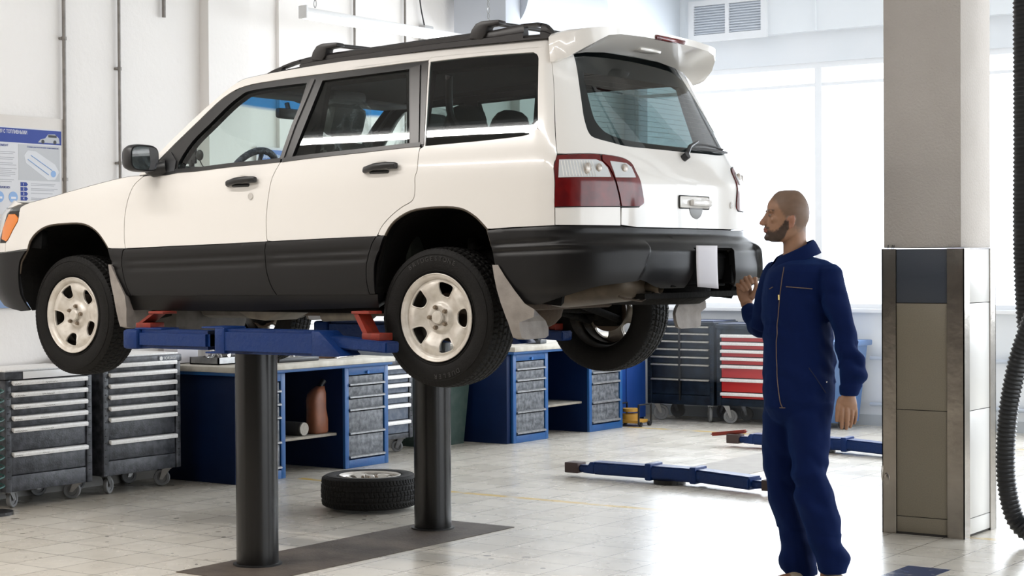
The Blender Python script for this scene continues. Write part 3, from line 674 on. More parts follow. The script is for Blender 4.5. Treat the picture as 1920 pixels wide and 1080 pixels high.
for i in range(16):
    y = .03 + .036 * i; h = random.uniform(.10, .22); z = .28 - random.random() * .04; m = (CHROME, STEEL, PWHITE, BLACKP)[random.choice((0, 0, 1, 2, 3))]
    g = MB().cyl((.035, y, z), (.035, y, z - h), random.uniform(.006, .011), n=10); g.cyl((.025, y, z), (.055, y, z), random.uniform(.014, .022), n=14).cyl((.028, y, z - h), (.050, y, z - h), random.uniform(.010, .018), n=14)
    g.build('tool', m, t)

# ------------------------------------------------------------------ lifts
def rect_tube(mb, p0, p1, wd, h, h1=None, bev=.012):
    """box beam from p0 to p1 (centres), width wd, height h tapering to h1"""
    p0 = Vector(p0); p1 = Vector(p1); d = (p1 - p0); L = d.length; h1 = h if h1 is None else h1
    a = math.atan2(d.y, d.x); b = -math.asin(d.z / L)
    bm = bmesh.new(); bmesh.ops.create_cube(bm, size=1)
    for v in bm.verts:
        hh = h if v.co.x < 0 else h1; v.co = Vector(((v.co.x + .5) * L, v.co.y * wd, v.co.z * hh))
    if bev: bmesh.ops.bevel(bm, geom=list(bm.edges), offset=bev, segments=2, affect='EDGES')
    mb.bm(bm, Matrix.Translation(p0) @ Matrix.Rotation(a, 4, 'Z') @ Matrix.Rotation(b, 4, 'Y')); return mb
def lift_arm(t, y, z, xs, ends, name='arm'):
    """telescopic arm: xs = outer left, sleeve left, sleeve right, outer right (x of the beam), ends (pad x,y)"""
    x0, x1, x2, x3 = xs; (lx, ly), (rx, ry) = ends
    o = MB()
    rect_tube(o, (x1, y, z), (x2, y, z), .15, .118)
    o.build(name, LBLUE, t)
    return o
PLATEM = mat('pit_plate_dirty', (.10, .078, .060), .65, var=.8, vscale=7, vcol=(.055, .04, .03), bump=.5, bscale=60)
LX, Y1, Y2 = -6.12, 6.44, 7.87
lift = empty('vehicle_lift', (LX, (Y1 + Y2) / 2, 0), 0, 'raised two-post in-ground lift with dark steel pistons and blue arms under the white car', 'lift')
ly = -(Y1 + Y2) / 2; lx = -LX
MB().box(-.185, .36, 6.06 + ly, 8.16 + ly, -.02, .004).build('base_plate', PLATEM, lift, smooth=False)
for yy in (Y1, Y2):
    q = MB().cyl((0, yy + ly, .0), (0, yy + ly, 1.06), .105, n=64); q.build('piston', PISTON, lift, ang=40)
    MB().cyl((0, yy + ly, .003), (0, yy + ly, .012), .122, n=48).build('collar', TRIMB, lift)
def pad(parent, x, y, z0, z1, lean=0.):
    s = MB().box(x - .055, x + .055, y - .05, y + .05, z0, z0 + .035, .004)
    s.prism([(x - .05, z0 + .03), (x - .02, z0 + .03), (x - .02 + lean, z1 - .012), (x - .05 + lean, z1 - .012)], y - .045, y + .045, 'y')
    s.box(x - .06 + lean, x + .05 + lean, y - .05, y + .05, z1 - .014, z1, .003)
    s.build('lifting_pad', LRED, parent)
def arm_set(t, yy, far=False):
    A = 1.121
    # main beam with open sleeve, inner tube to the front, tapered end and thin extension to the rear
    b = MB(); rect_tube(b, (-.14, yy, A), (.47, yy, A), .15, .122, bev=.014)
    b.prism([(.45, A + .061), (.50, A + .061), (.645, A - .055), (.60, A - .061), (.45, A - .061)], yy - .075, yy + .075, 'y', bev=.008)
    b.box(-.19, -.12, yy - .082, yy + .082, A - .064, A + .070, .010).box(-.28, -.13, yy - .082, yy + .082, A + .062, A + .072, .004).box(-.26, -.13, yy - .075, yy + .075, A - .064, A - .055, .003)
    b.build('arm', LBLUE, t)
    b = MB(); rect_tube(b, (-.765, yy, A), (-.25, yy, A), .13, .098, bev=.018)
    b.box(-.86, -.755, yy - .08, yy + .08, A - .055, A + .048, .016).box(-.80, -.60, yy - .05, yy + .08, A + .046, A + .056, .004).box(-.28, -.25, yy - .05, yy + .05, A - .03, A + .03)
    b.build('arm_extension', LBLUE, t)
    b = MB(); rect_tube(b, (.46, yy + .02, A + .012), (.88, yy + .02, A - .012), .10, .058, .052, bev=.006); b.build('arm_extension', LBLUE, t)
    pad(t, -.80, yy + .06, A + .045, 1.262, .10); pad(t, .76, yy + .05, A + .018, 1.278, -.06)
arm_set(lift, Y1 + ly - .02)
# arms of the far side sit behind the car's centre line
arm_set(lift, Y2 + ly + .04)

PLX, P3, P4 = -6.02, 10.36, 12.74
l2 = empty('vehicle_lift', (PLX, (P3 + P4) / 2, 0), 0, 'lowered in-ground lift with blue arms resting on the floor behind the man', 'lift')
o2 = -(P3 + P4) / 2
MB().box(-.36, .20, P3 + o2 + .25, P4 + o2 - .05, -.02, .003).build('base_plate', mat('pit_plate_pale', (.30, .27, .23), .6, var=.6, vscale=8, vcol=(.22, .19, .16)), l2, smooth=False)
for yy, near in ((P3, 1), (P4, 0)):
    y = yy + o2; z = .075
    MB().cyl((.0, y, 0), (.0, y, .03), .11, n=32).build('piston', PISTON, l2)
    b = MB(); rect_tube(b, (-.12, y, z), (.22, y - .01, z), .15, .092); b.box(-.15, -.10, y - .085, y + .085, z - .055, z + .062, .01).box(.20, .25, y - .09, y + .075, z - .055, z + .058, .01).build('arm', LBLUE, l2)
    b = MB(); rect_tube(b, (-.58, y, z), (-.12, y, z), .135, .085); b.prism([(-.66, z - .035), (-.57, z - .04), (-.57, z + .042), (-.60, z + .042)], y - .067, y + .067, 'y', bev=.004); b.build('arm_extension', LBLUE, l2)
    b = MB(); rect_tube(b, (.24, y - .01, z), (.72, y - .13, z - .008), .135, .085); b.build('arm_extension', LBLUE, l2)
    b = MB(); rect_tube(b, (-.72, y, z - .012), (-.60, y, z - .012), .07, .05); b.build('arm_tip', LBLUE, l2); b = MB(); rect_tube(b, (.70, y - .13, z - .012), (.86, y - .17, z - .012), .07, .05); b.build('arm_tip', LBLUE, l2)
    MB().box(-.82, -.71, y - .055, y + .055, z - .045, z + .028, .005).build('rubber_pad', mat('pad_brown', (.06, .035, .03), .6), l2)
    MB().box(.80, .90, y - .21, y - .11, z - .045, z + .025, .005).build('rubber_pad', mat('pad_brown', (.06, .035, .03), .6), l2)
    if not near:
        q = MB(); rect_tube(q, (-.98, y - .01, z + .015), (-.66, y, z + .055), .05, .03); q.build('lifting_pad', LRED, l2)

# ------------------------------------------------------------------ wheel with tyre
def tyre_mesh(name, m, parent, R=.334, wd=.205, rb=.203):
    """axis along y; outer face at -y"""
    hw = wd / 2
    prof = [(rb, -hw * .80), (rb + .012, -hw * .93), (rb + .035, -hw * 1.03), (R - .065, -hw * 1.06), (R - .040, -hw * 1.03), (R - .020, -hw * .97), (R - .008, -hw * .88)]
    tw = hw * .84; nt = 28
    tread = [(R - .0035 * (2 * abs(k / nt - .5)) ** 2.5 * 2, -tw + 2 * tw * k / nt) for k in range(nt + 1)]
    full = prof + tread + [(r, -h) for r, h in prof[::-1]]
    NA = 384; vs = []; fs = []; M = len(full)
    for i in range(NA):
        t = 2 * PI * i / NA
        for k, (r, h) in enumerate(full):
            if len(prof) <= k < len(prof) + nt + 1:
                q = (k - len(prof)) / nt; g = False
                for c in (.20, .40, .60, .80):
                    if abs(q - c) < .026: g = True
                rib = int(q * 5); ph = (i + (8 * q if rib % 2 else -8 * q) + rib * 3) % (6 if rib in (1, 2, 3) else 5)
                if ph < (1.1 if rib in (0, 4) else 1.2): g = True
                if g: r -= .0050
            elif k in (len(prof) - 1, len(prof) - 2, len(prof) + nt + 1, len(prof) + nt + 2):
                if i % 4 == 0: r -= .002
            elif k == 3 or k == M - 4: pass
            vs.append((r * math.cos(t), h, r * math.sin(t)))
    for i in range(NA):
        j = (i + 1) % NA
        for k in range(M - 1): fs.append((i * M + k, i * M + k + 1, j * M + k + 1, j * M + k))
    o = mk(name, vs, fs, m, parent, ang=28)
    ring = MB()
    for r_, h_ in ((R - .036, -hw * 1.025), (rb + .020, -hw * .985)):
        ring.tube([(r_ * math.cos(q), h_, r_ * math.sin(q)) for q in [2 * PI * k / 96 for k in range(96)]], .0022, 6, closed=True)
    ring.build('bead_ring', RUBBER, o)
    return o
def ring_text(s, r, y, size, a0, m, parent, sp=.030):
    for i, ch in enumerate(s):
        if ch == ' ': continue
        a = a0 - i * sp / r   # clockwise from the outside
        # outside view is from -y: x to the right, z up
        x, z = r * math.cos(a), r * math.sin(a)
        text_mesh('sidewall_letter', ch, size, m, parent, (x, y, z), Euler((PI / 2, 0, 0)).to_matrix().to_4x4().to_euler(), depth=.0008, align='CENTER').rotation_euler = (Matrix.Rotation(-(a - PI / 2), 4, 'Y') @ Matrix.Rotation(PI / 2, 4, 'X')).to_euler()
def rim_mesh(parent, rot=0., m_b=None):
    """five-hole steel wheel, outer face to -y"""
    rf = .2095
    lp = [(.178, .085), (.190, .06), (.183, .02), (.178, .005), (.186, -.010), (.196, -.018), (.203, -.0185), (.207, -.0225), (rf, -.021), (rf, -.016), (.203, -.010), (.198, .0), (.196, .03), (.190, .10), (.196, .15), (.203, .165)]
    T = Matrix.Rotation(-PI / 2, 4, 'X')   # lathe z -> +y
    barrel = MB().lathe(lp, 72, T).build('rim', [m_b or RIMM, mat('rim_inside_dirt_shade', (.035, .028, .022), .7, metal=.3, var=.7, vscale=20, vcol=(.10, .08, .06))], parent, ang=50)
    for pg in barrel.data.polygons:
        if pg.center.y > .004: pg.material_index = 1  # inside of the barrel: dirt, with shade painted into the dark colour
    # face disc with five holes, by constrained triangulation
    holes = []
    for k in range(5):
        a0 = rot + 2 * PI * k / 5; H = []
        for (u, v) in bez([(.101, .0), (.107, .024), (.130, .039), (.158, .046), (.1690, .029), (.1715, .0), (.1690, -.029), (.158, -.046), (.130, -.039), (.107, -.024)], 4, True):
            H.append((u * math.cos(a0) - v * math.sin(a0), u * math.sin(a0) + v * math.cos(a0)))
        holes.append(H)
    outer = [(.180 * math.cos(2 * PI * k / 120), .180 * math.sin(2 * PI * k / 120)) for k in range(120)]
    def hgt(x, z):
        r = math.hypot(x, z); a = math.atan2(z, x) - rot
        ph = math.cos(5 * a)        # 1 at hole
        base = interp([(0, .012), (.034, .012), (.060, .010), (.066, .020), (.074, .030), (.100, .022), (.140, .006), (.165, .004), (.172, .010), (.180, .010)], r)
        sp = max(0, -ph) ** .8 * interp([(.07, 0), (.10, .006), (.14, .010), (.165, .002), (.18, 0)], r)
        rim_ = 0
        if r > .09:
            for H in (0,): pass
        return base - sp - .010 * min(1, r / .05)
    o = cdt_panel('rim_face', outer, holes, lambda x, z: (x, hgt(x, z), z), RIMM, parent, res=.009, thick=.012, nrm=(0, 1, 0))
    for H in holes: MB().tube([(x, hgt(x, z) + .001, z) for x, z in H], .0035, 6, closed=True).build('hole_lip', RIMM, o)
    MB().lathe([(0, -.022), (.026, -.021), (.032, -.014), (.033, .012)], 32, Matrix.Rotation(-PI / 2, 4, 'X') @ Matrix.Translation((0, 0, .004))).build('centre_cap', RIMM, parent)
    for k in range(5):
        a = rot + PI / 5 + 2 * PI * k / 5; x, z = .050 * math.cos(a), .050 * math.sin(a)
        MB().cyl((x, .012, z), (x, -.010, z), .0120, .0110, n=6).cyl((x, -.009, z), (x, -.016, z), .0085, .0075, n=12).build('lug_nut', mat('lug_nut_worn', (.25, .20, .15), .4, metal=.7), parent)
    MB().lathe([(.0, .075), (.115, .075), (.118, .09), (.0, .09)], 32, T).build('brake_disc', mat('brake_rust', (.10, .07, .05), .6, metal=.4), parent)
    return barrel
def in_poly(x, y, P):
    c = False; j = len(P) - 1
    for i in range(len(P)):
        xi, yi = P[i]; xj, yj = P[j]
        if (yi > y) != (yj > y) and x < (xj - xi) * (y - yi) / (yj - yi) + xi: c = not c
        j = i
    return c
def densify(P, res):
    out = []
    for i in range(len(P)):
        a, b = P[i], P[(i + 1) % len(P)]; d = math.hypot(b[0] - a[0], b[1] - a[1]); n = max(1, int(math.ceil(d / res)))
        for k in range(n): out.append((a[0] + (b[0] - a[0]) * k / n, a[1] + (b[1] - a[1]) * k / n))
    return out
def inset(P, g):
    n = len(P); A = sum(P[i][0] * P[(i + 1) % n][1] - P[(i + 1) % n][0] * P[i][1] for i in range(n)); s = 1 if A > 0 else -1; out = []
    for i in range(n):
        a, b, c = P[i - 1], P[i], P[(i + 1) % n]
        d1 = (b[0] - a[0], b[1] - a[1]); d2 = (c[0] - b[0], c[1] - b[1]); l1 = math.hypot(*d1) or 1; l2_ = math.hypot(*d2) or 1
        nx = -d1[1] / l1 - d2[1] / l2_; ny = d1[0] / l1 + d2[0] / l2_; l = math.hypot(nx, ny) or 1; k = min(2.0, 2 / max(l, .5)) * g / l * s
        out.append((b[0] + nx * k * l / 2 * 1.0 if False else b[0] + nx / l * g * s, b[1] + ny / l * g * s))
    return out
def cdt_panel(name, outline, holes, fn, m, parent, res=.02, thick=.012, nrm=None, gap=0., sharp=None, flip=False):
    """panel bounded by a polygon (with holes) in the 2-D parameter plane, mapped to 3-D by fn, with a turned-in edge"""
    if gap: outline = inset(outline, gap)
    O = densify(outline, res); H = [densify(h, res) for h in holes]
    co = []; ed = []
    for loop in [O] + H:
        k = len(co); co += loop; ed += [(k + i, k + (i + 1) % len(loop)) for i in range(len(loop))]
    us = [p[0] for p in O]; vs_ = [p[1] for p in O]
    cell = {}
    for p in co: cell.setdefault((int(math.floor(p[0] / res)), int(math.floor(p[1] / res))), []).append(p)
    def near(x, y):
        i, j = int(math.floor(x / res)), int(math.floor(y / res))
        for a in (-1, 0, 1):
            for b in (-1, 0, 1):
                for q in cell.get((i + a, j + b), ()):
                    if (q[0] - x) ** 2 + (q[1] - y) ** 2 < (res * .55) ** 2: return True
        return False
    v = min(vs_) + res * .5; r = 0
    while v < max(vs_):
        u = min(us) + res * (.25 + .5 * (r % 2))
        while u < max(us):
            if in_poly(u, v, O) and not any(in_poly(u, v, h) for h in H) and not near(u, v): co.append((u, v))
            u += res
        v += res * .87; r += 1
    V, E, F, *_ = delaunay_2d_cdt([Vector(p) for p in co], ed, [], 0, 1e-6)
    P3_ = [Vector(fn(p.x, p.y)) for p in V]; tris = []
    for f in F:
        a_, b_, c_ = (V[i] for i in f[:3]); e_ = max((a_ - b_).length, (b_ - c_).length, (c_ - a_).length)
        if abs((b_ - a_).cross(c_ - a_)) / max(e_, 1e-9) < .12 * res: continue      # flat sliver along a curved edge
        cx = sum(V[i].x for i in f) / len(f); cy = sum(V[i].y for i in f) / len(f)
        if in_poly(cx, cy, O) and not any(in_poly(cx, cy, h) for h in H): tris.append(tuple(f) if not flip else tuple(f)[::-1])
    # vertex normals
    N_ = [Vector() for _ in P3_]
    for f in tris:
        n = (P3_[f[1]] - P3_[f[0]]).cross(P3_[f[2]] - P3_[f[0]])
        for i in f: N_[i] += n
    cnt = {}
    for f in tris:
        for i in range(3):
            e = (f[i], f[(i + 1) % 3]); cnt[e] = 1
    bnd = [e for e in cnt if (e[1], e[0]) not in cnt]
    vs3 = list(P3_); fs = list(tris); mp = {}
    if thick:
        def low(i):
            if i not in mp:
                n = N_[i].normalized() if N_[i].length > 0 else Vector((0, 0, 1))
                mp[i] = (len(vs3), len(vs3) + 1); vs3.append(P3_[i].copy()); vs3.append(P3_[i] - n * thick if nrm is None else P3_[i] + Vector(nrm) * thick)
            return mp[i]
        for a, b in bnd:
            a0, a1 = low(a); b0, b1 = low(b); fs.append((b0, a0, a1, b1))
    used = sorted({i for f in fs for i in f}); rm = {o: n for n, o in enumerate(used)}
    return mk(name, [vs3[i] for i in used], [tuple(rm[i] for i in f) for f in fs], m, parent)
def make_wheel(parent, loc, rot=0., steer=0., flip=False, detail=True, label=None, letters=None):
    w = empty('road_wheel', loc); w.parent = parent; w.rotation_euler = (0, 0, (PI if flip else 0) + steer)
    ty = tyre_mesh('tyre', RUBBER, w); ty.location = (0, .0825, 0)
    rim_mesh(w, rot, mat('rim_inside_dirt_shade', (.035, .028, .022), .7, metal=.3, var=.7, vscale=20, vcol=(.10, .08, .06)) if flip else None)  # far-side rims dark all over, dirt plus painted shade
    if letters:
        LM = mat('sidewall_letter_grey', (.030, .028, .027), .6)
        for s, a0 in letters: ring_text(s, .268, -.1092, .030, a0, LM, ty_(w), .026)
    if label: w['label'] = label
    return w
def ty_(w): return [c for c in w.children if c.name.startswith('tyre')][0]

# ------------------------------------------------------------------ car body surface: (u, z) wraps round the car, u = length along the side then across the tail / nose
def lerp_tab(t,x):
    if x<=t[0][0]: return t[0][1]
    for (a,b),(c,d) in zip(t,t[1:]):
        if x<=c:
            return b+(d-b)*(x-a)/(c-a)
    return t[-1][1]
def smooth_tab(t,x,h=.03):
    return sum(lerp_tab(t,x+h*k)*w for k,w in ((-1,.1),(-.66,.15),(-.33,.18),(0,.14),(.33,.18),(.66,.15),(1,.1)))
WT=[(1.18,.800),(1.26,.825),(1.31,.850),(1.36,.864),(1.45,.868),(1.60,.868),(1.66,.863),(1.75,.860),(1.90,.855),(1.97,.845),(2.03,.828),(2.10,.802),(2.44,.672),(2.48,.655),(2.52,.628),(2.56,.585),(2.60,.50)]
ST=[(1.24,.0),(1.32,.05),(1.40,.10),(1.46,.115),(1.572,.115),(1.590,.085),(1.612,.0),(1.665,.0),(1.88,0.),(1.974,-.05),(2.06,-.105),(2.464,-.35),(2.56,-.41)]
REAR=[(.55,.860),(.62,.8585),(.70,.845),(.78,.785),(.845,.68),(.892,.57),(.915,.457),(.94,.25),(.948,.0)]
FRONT=[(-2.75,.858),(-3.0,.850),(-3.15,.818),(-3.28,.74),(-3.37,.60),(-3.43,.4),(-3.46,.2),(-3.47,0.)]
def _cr(pts,n=10):
    out=[];P=[pts[0]]+list(pts)+[(pts[-1][0],-pts[-2][1])]
    for i in range(1,len(P)-2):
        p0,p1,p2,p3=P[i-1],P[i],P[i+1],P[i+2]
        for k in range(n):
            t=k/n
            out.append(tuple(.5*((2*p1[j])+(-p0[j]+p2[j])*t+(2*p0[j]-5*p1[j]+4*p2[j]-p3[j])*t*t+(-p0[j]+3*p1[j]-3*p2[j]+p3[j])*t**3) for j in (0,1)))
    out.append(pts[-1]); return out
def _arc(pts,u0,sgn):
    c=_cr(pts); u=u0; tb=[(u,c[0])]
    for a,b in zip(c,c[1:]):
        u+=sgn*math.hypot(b[0]-a[0],b[1]-a[1]); tb.append((u,b))
    return tb
RT=_arc(REAR,.55,1); FT=_arc(FRONT,-2.75,-1); UC=RT[-1][0]; UF=FT[-1][0]
_RU=[t[0] for t in RT]; _FU=[-t[0] for t in FT]
def _look(tb,keys,k):
    i=min(max(bisect.bisect_left(keys,k),1),len(keys)-1)
    a,b=keys[i-1],keys[i]; t=(k-a)/(b-a) if b>a else 0; t=max(0,min(1,t))
    p,q=tb[i-1][1],tb[i][1]; return p[0]+(q[0]-p[0])*t,p[1]+(q[1]-p[1])*t
_wc = {}
def wz(z):
    k = round(z, 4)
    if k not in _wc:
        s = t = 0.
        for i in range(-12, 13):
            g = math.exp(-(i / 5.5) ** 2); s += g * lerp_tab(WT, z + i * .0055); t += g
        _wc[k] = s / t
    return _wc[k]
def taper(x):
    return .002*min(1,max(0,(-1.7-x)/1.05))**2*1.0
def S(u,z):
    """left side for u<UC, mirrored beyond; also UF side"""
    sg=-1
    if u>UC: u=2*UC-u; sg=1
    if u<UF: u=2*UF-u; sg=1
    w=wz(z)/.86
    if u>.55: px,py=_look(RT,_RU,u)
    elif u<-2.75: px,py=_look(FT,_FU,-u)
    else: px,py=u,.86-taper(u)
    s=smooth_tab(ST,z,.022)
    gf=min(1,max(0,(-2.7-px)/.5)); 
    x=px if px<.45 else .45+(px-.45)*(.498+s)/.498
    if gf>0:
        x+=gf*lerp_tab([(1.24,.10),(1.35,.03),(1.45,0),(1.60,0),(1.66,.02),(1.8,.06),(1.9,.2),(2.0,.35)],z)
    return (x,sg*py*w,z)
# outlines measured on that surface (metres)
ARCH_F = [(-2.8388, 1.5984), (-2.8282, 1.6392), (-2.7914, 1.6775), (-2.7289, 1.7096), (-2.6482, 1.7288), (-2.5324, 1.7347), (-2.4369, 1.7357), (-2.368, 1.7269), (-2.3108, 1.7061), (-2.263, 1.6765), (-2.2236, 1.6407), (-2.1935, 1.6087), (-2.1817, 1.5942)]
GAP_F = [(-2.0458, 1.5929), (-2.0566, 1.6292), (-2.0609, 1.6801), (-2.0609, 1.7443), (-2.0528, 1.8013), (-2.036, 1.8565), (-2.022, 1.8878), (-2.0057, 1.917), (-1.9826, 1.942), (-1.9563, 1.9597), (-1.9289, 1.9763)]
HOOD = [(-1.9713, 1.9803), (-2.0502, 1.9786), (-2.2119, 1.9578), (-2.3955, 1.9285), (-2.5179, 1.9086), (-2.6821, 1.8805), (-2.8852, 1.8576), (-2.9655, 1.8361), (-2.9619, 1.8129), (-2.9537, 1.7866)]
LAMP_E = [(-2.9537, 1.7866), (-2.9589, 1.7534), (-2.9975, 1.7074), (-3.0328, 1.654), (-3.0544, 1.6359)]
FEND_B = [(-3.0449, 1.5814), (-2.8377, 1.5898)]
BELT_F = [(-1.8958, 1.98), (-1.7657, 1.9776), (-1.6805, 1.9874), (-1.5375, 1.9911), (-1.3299, 2.0034), (-1.1279, 2.0105), (-0.9631, 2.0173)]
BELT_R = [(-0.9522, 2.0166), (-0.7491, 2.0294), (-0.4677, 2.0421), (-0.197, 2.055), (-0.0884, 2.0575)]
CLAD_F = [(-2.0396, 1.5914), (-1.7063, 1.6008), (-1.3977, 1.6072), (-1.0393, 1.6167)]
GAP_M = [(-1.0213, 1.6178), (-1.0315, 1.646), (-1.0361, 1.7251), (-1.0334, 1.7687), (-1.0273, 1.8245), (-1.0171, 1.8799), (-1.006, 1.9305), (-0.9862, 1.9739), (-0.9625, 2.0151)]
CLAD_R = [(-1.0213, 1.6178), (-0.5769, 1.6289), (-0.3196, 1.6337)]
GAP_R = [(-0.3122, 1.6362), (-0.2998, 1.6679), (-0.2666, 1.7045), (-0.2198, 1.7407), (-0.1671, 1.7719), (-0.1136, 1.7959), (-0.0952, 1.8218), (-0.092, 1.8688), (-0.094, 1.9112), (-0.0839, 1.9475), (-0.0882, 2.0111), (-0.0893, 2.0431), (-0.0847, 2.0558)]
ARCH_R = [(-0.2684, 1.6376), (-0.2473, 1.6724), (-0.2111, 1.707), (-0.1513, 1.7388), (-0.0852, 1.7575), (0.0099, 1.7653), (0.0967, 1.7658), (0.1682, 1.7583), (0.2181, 1.7419), (0.2682, 1.7128), (0.3035, 1.6833), (0.3285, 1.6604)]
QBOT = [(0.3286, 1.6579), (0.4689, 1.6637), (0.695, 1.6691), (0.8338, 1.6683), (1.0146, 1.668)]
SEAM = [(0.6955, 1.6713), (0.6928, 1.75), (0.695, 1.9256), (0.7198, 1.9848), (0.7249, 2.101), (0.7319, 2.2115), (0.7425, 2.322), (0.7448, 2.5279), (0.7377, 2.5456)]
ROOF = [(0.7389, 2.5465), (0.1623, 2.5464), (-0.1496, 2.5437), (-0.5596, 2.5295), (-0.8066, 2.5194), (-1.0123, 2.5064), (-1.294, 2.4836), (-1.416, 2.4564), (-1.5594, 2.3599), (-1.6885, 2.2547), (-1.815, 2.1405), (-1.9171, 2.0381), (-1.9716, 1.9817)]
STRIP = [(-1.9011, 1.985), (-1.8762, 2.0242), (-1.7935, 2.1051), (-1.7391, 2.1564), (-1.6354, 2.2491), (-1.5283, 2.3449), (-1.4595, 2.3919), (-1.3858, 2.4223), (-1.2909, 2.4385), (-1.1458, 2.4483), (-0.9869, 2.4566), (-0.7758, 2.4637), (-0.5259, 2.4727), (-0.3055, 2.4809), (-0.1657, 2.4833)]
QWIN = [(-0.1632, 2.4774), (0.1292, 2.4834), (0.4138, 2.4798), (0.4735, 2.4747), (0.547, 2.4601), (0.5809, 2.4113), (0.6119, 2.141), (0.6023, 2.1123), (0.5634, 2.0904), (0.4949, 2.0789), (0.2449, 2.0665), (-0.0692, 2.0571)]
GLASS_F = [(-1.6815, 1.9973), (-1.6905, 2.0458), (-1.6302, 2.1532), (-1.5344, 2.2439), (-1.4385, 2.3334), (-1.3708, 2.3802), (-1.3123, 2.4051), (-1.1343, 2.4164), (-0.9208, 2.4228), (-0.9599, 2.0288)]
GLASS_R = [(-0.8194, 2.428), (-0.2715, 2.4492), (-0.1603, 2.0707), (-0.896, 2.0409)]
BUMP_F = [(-3.1078, 1.5545), (-3.0393, 1.5789), (-2.8386, 1.5886), (-2.8579, 1.572), (-2.8948, 1.5261), (-2.9064, 1.4601), (-2.913, 1.3922), (-2.9155, 1.3254), (-2.9045, 1.2716), (-2.8951, 1.2554), (-3.0051, 1.264), (-3.0911, 1.2902), (-3.2513, 1.3325)]
CLAD_FEND = [(-2.1817, 1.5942), (-2.165, 1.5538), (-2.1478, 1.4963), (-2.1444, 1.459), (-2.1581, 1.3238), (-2.1729, 1.2655), (-2.0336, 1.2621), (-2.0073, 1.3391), (-2.0332, 1.3819), (-2.0567, 1.4452), (-2.069, 1.5086), (-2.0641, 1.5722), (-2.0503, 1.5929)]
SILL = [(-2.0073, 1.3391), (-1.2579, 1.3465), (-0.3302, 1.3559), (-0.3612, 1.2834), (-1.1432, 1.257), (-2.0336, 1.2621)]
CGAP_M = [(-1.0273, 1.6155), (-1.0337, 1.5636), (-1.0231, 1.4697), (-0.9954, 1.397), (-0.965, 1.3559)]
CGAP_R = [(-0.3119, 1.637), (-0.3422, 1.5975), (-0.3745, 1.5082), (-0.3765, 1.4185), (-0.3617, 1.359)]
CARCH = [(-0.2684, 1.6376), (-0.2894, 1.5847), (-0.3183, 1.526), (-0.3287, 1.4669), (-0.3278, 1.3605)]
BARCH = [(0.3343, 1.6498), (0.3529, 1.6064), (0.3731, 1.5356), (0.3826, 1.4923), (0.4047, 1.414), (0.434, 1.3412)]
BBOT = [(0.5066, 1.3255), (0.575, 1.3181), (0.6165, 1.3238), (0.6989, 1.3535), (0.7658, 1.377), (0.8342, 1.4002), (0.9416, 1.4125), (0.9997, 1.4145), (1.0449, 1.4354)]
WING = [(1.0449, 1.4354), (1.1052, 1.5721), (1.1224, 1.5818), (1.4183, 1.5805), (1.4286, 1.5632), (1.4191, 1.4814), (1.4088, 1.4269), (1.3142, 1.3885), (1.2161, 1.3825)]
BTOP = [(1.0132, 1.6658), (1.0518, 1.6586), (1.1961, 1.6551), (1.5555, 1.6565), (2.1414, 1.6565)]
LAMP = [(0.7196, 1.9833), (0.8981, 1.9903), (1.0317, 1.9821), (1.0953, 1.9704), (1.1249, 1.9493), (1.1324, 1.9053), (1.1639, 1.7922), (1.1594, 1.7677), (1.1342, 1.7582), (0.6927, 1.7528), (0.695, 1.9256)]
LGAP = [(0.9506, 1.9882), (0.9407, 1.9632), (0.9686, 1.9336), (0.9784, 1.8905), (1.0058, 1.8049), (1.0163, 1.7562), (1.0169, 1.6717)]
LWHITE = [(0.7256, 1.9628), (0.9099, 1.9649), (0.9408, 1.9534), (0.96, 1.9268), (0.9629, 1.8854), (0.7092, 1.8825)]
LWHITE2 = [(0.9853, 1.9594), (1.0802, 1.9524), (1.1062, 1.9334), (1.111, 1.8866), (0.986, 1.8844)]
RGLASS = [(0.9636, 2.4379), (0.9361, 2.3077), (0.9132, 2.1834), (0.915, 2.143), (0.9174, 2.0953), (0.9415, 2.0709), (1.0377, 2.0519), (1.1486, 2.0371), (1.3365, 2.0339), (1.674, 2.0318)]
RGLASS2 = [(1.2066, 2.5152), (1.4627, 2.5224), (1.9354, 2.5196)]
ZB = .9145
CO = Vector((-5.0715 - .82 * .0066, 6.5547 + .82, ZB))
car = empty('car', CO, .0066, 'white five-door estate car with black lower cladding raised on the lift', 'car')
def sub(p, z=ZB): return (p[0], p[1], p[2] - z)
def Snrm(u, z, e=.004):
    a = Vector(S(u + e, z)) - Vector(S(u - e, z)); b = Vector(S(u, z + e)) - Vector(S(u, z - e)); n = a.cross(b)
    return n.normalized() if n.length > 0 else Vector((0, -1, 0))
def Soff(u, z, d):
    p = Vector(S(u, z)); return p + Snrm(u, z) * d if d else p
def surf(d=0., side=-1):
    def f(u, z):
        p = Soff(u, z, d); return (p.x, p.y * (1 if side < 0 else -1), p.z - ZB)
    return f
def panel(name, outline, m, holes=(), d=0., both=True, res=.03, thick=.012, gap=.0022, parent=None, fn=None, label=None):
    os = []
    for side in ((-1, 1) if both else (-1,)):
        f0 = fn or (lambda u, z: Soff(u, z, d))
        def f(u, z, side=side, f0=f0):
            p = f0(u, z); return (p[0], p[1] * (1 if side < 0 else -1), p[2] - ZB)
        os.append(cdt_panel(name, outline, list(holes), f, m, parent or car, res=res, thick=thick, gap=gap, flip=(side > 0)))
        if label: os[-1]['label'] = label
    return os
def cr(P, n=4): return [tuple(p) for p in bez(P, n)]
aF = cr(ARCH_F); gF = cr(GAP_F); aR = cr(ARCH_R); gR = cr(GAP_R); gM = cr(GAP_M); strip = cr(STRIP, 3); roofl = cr(ROOF, 3)
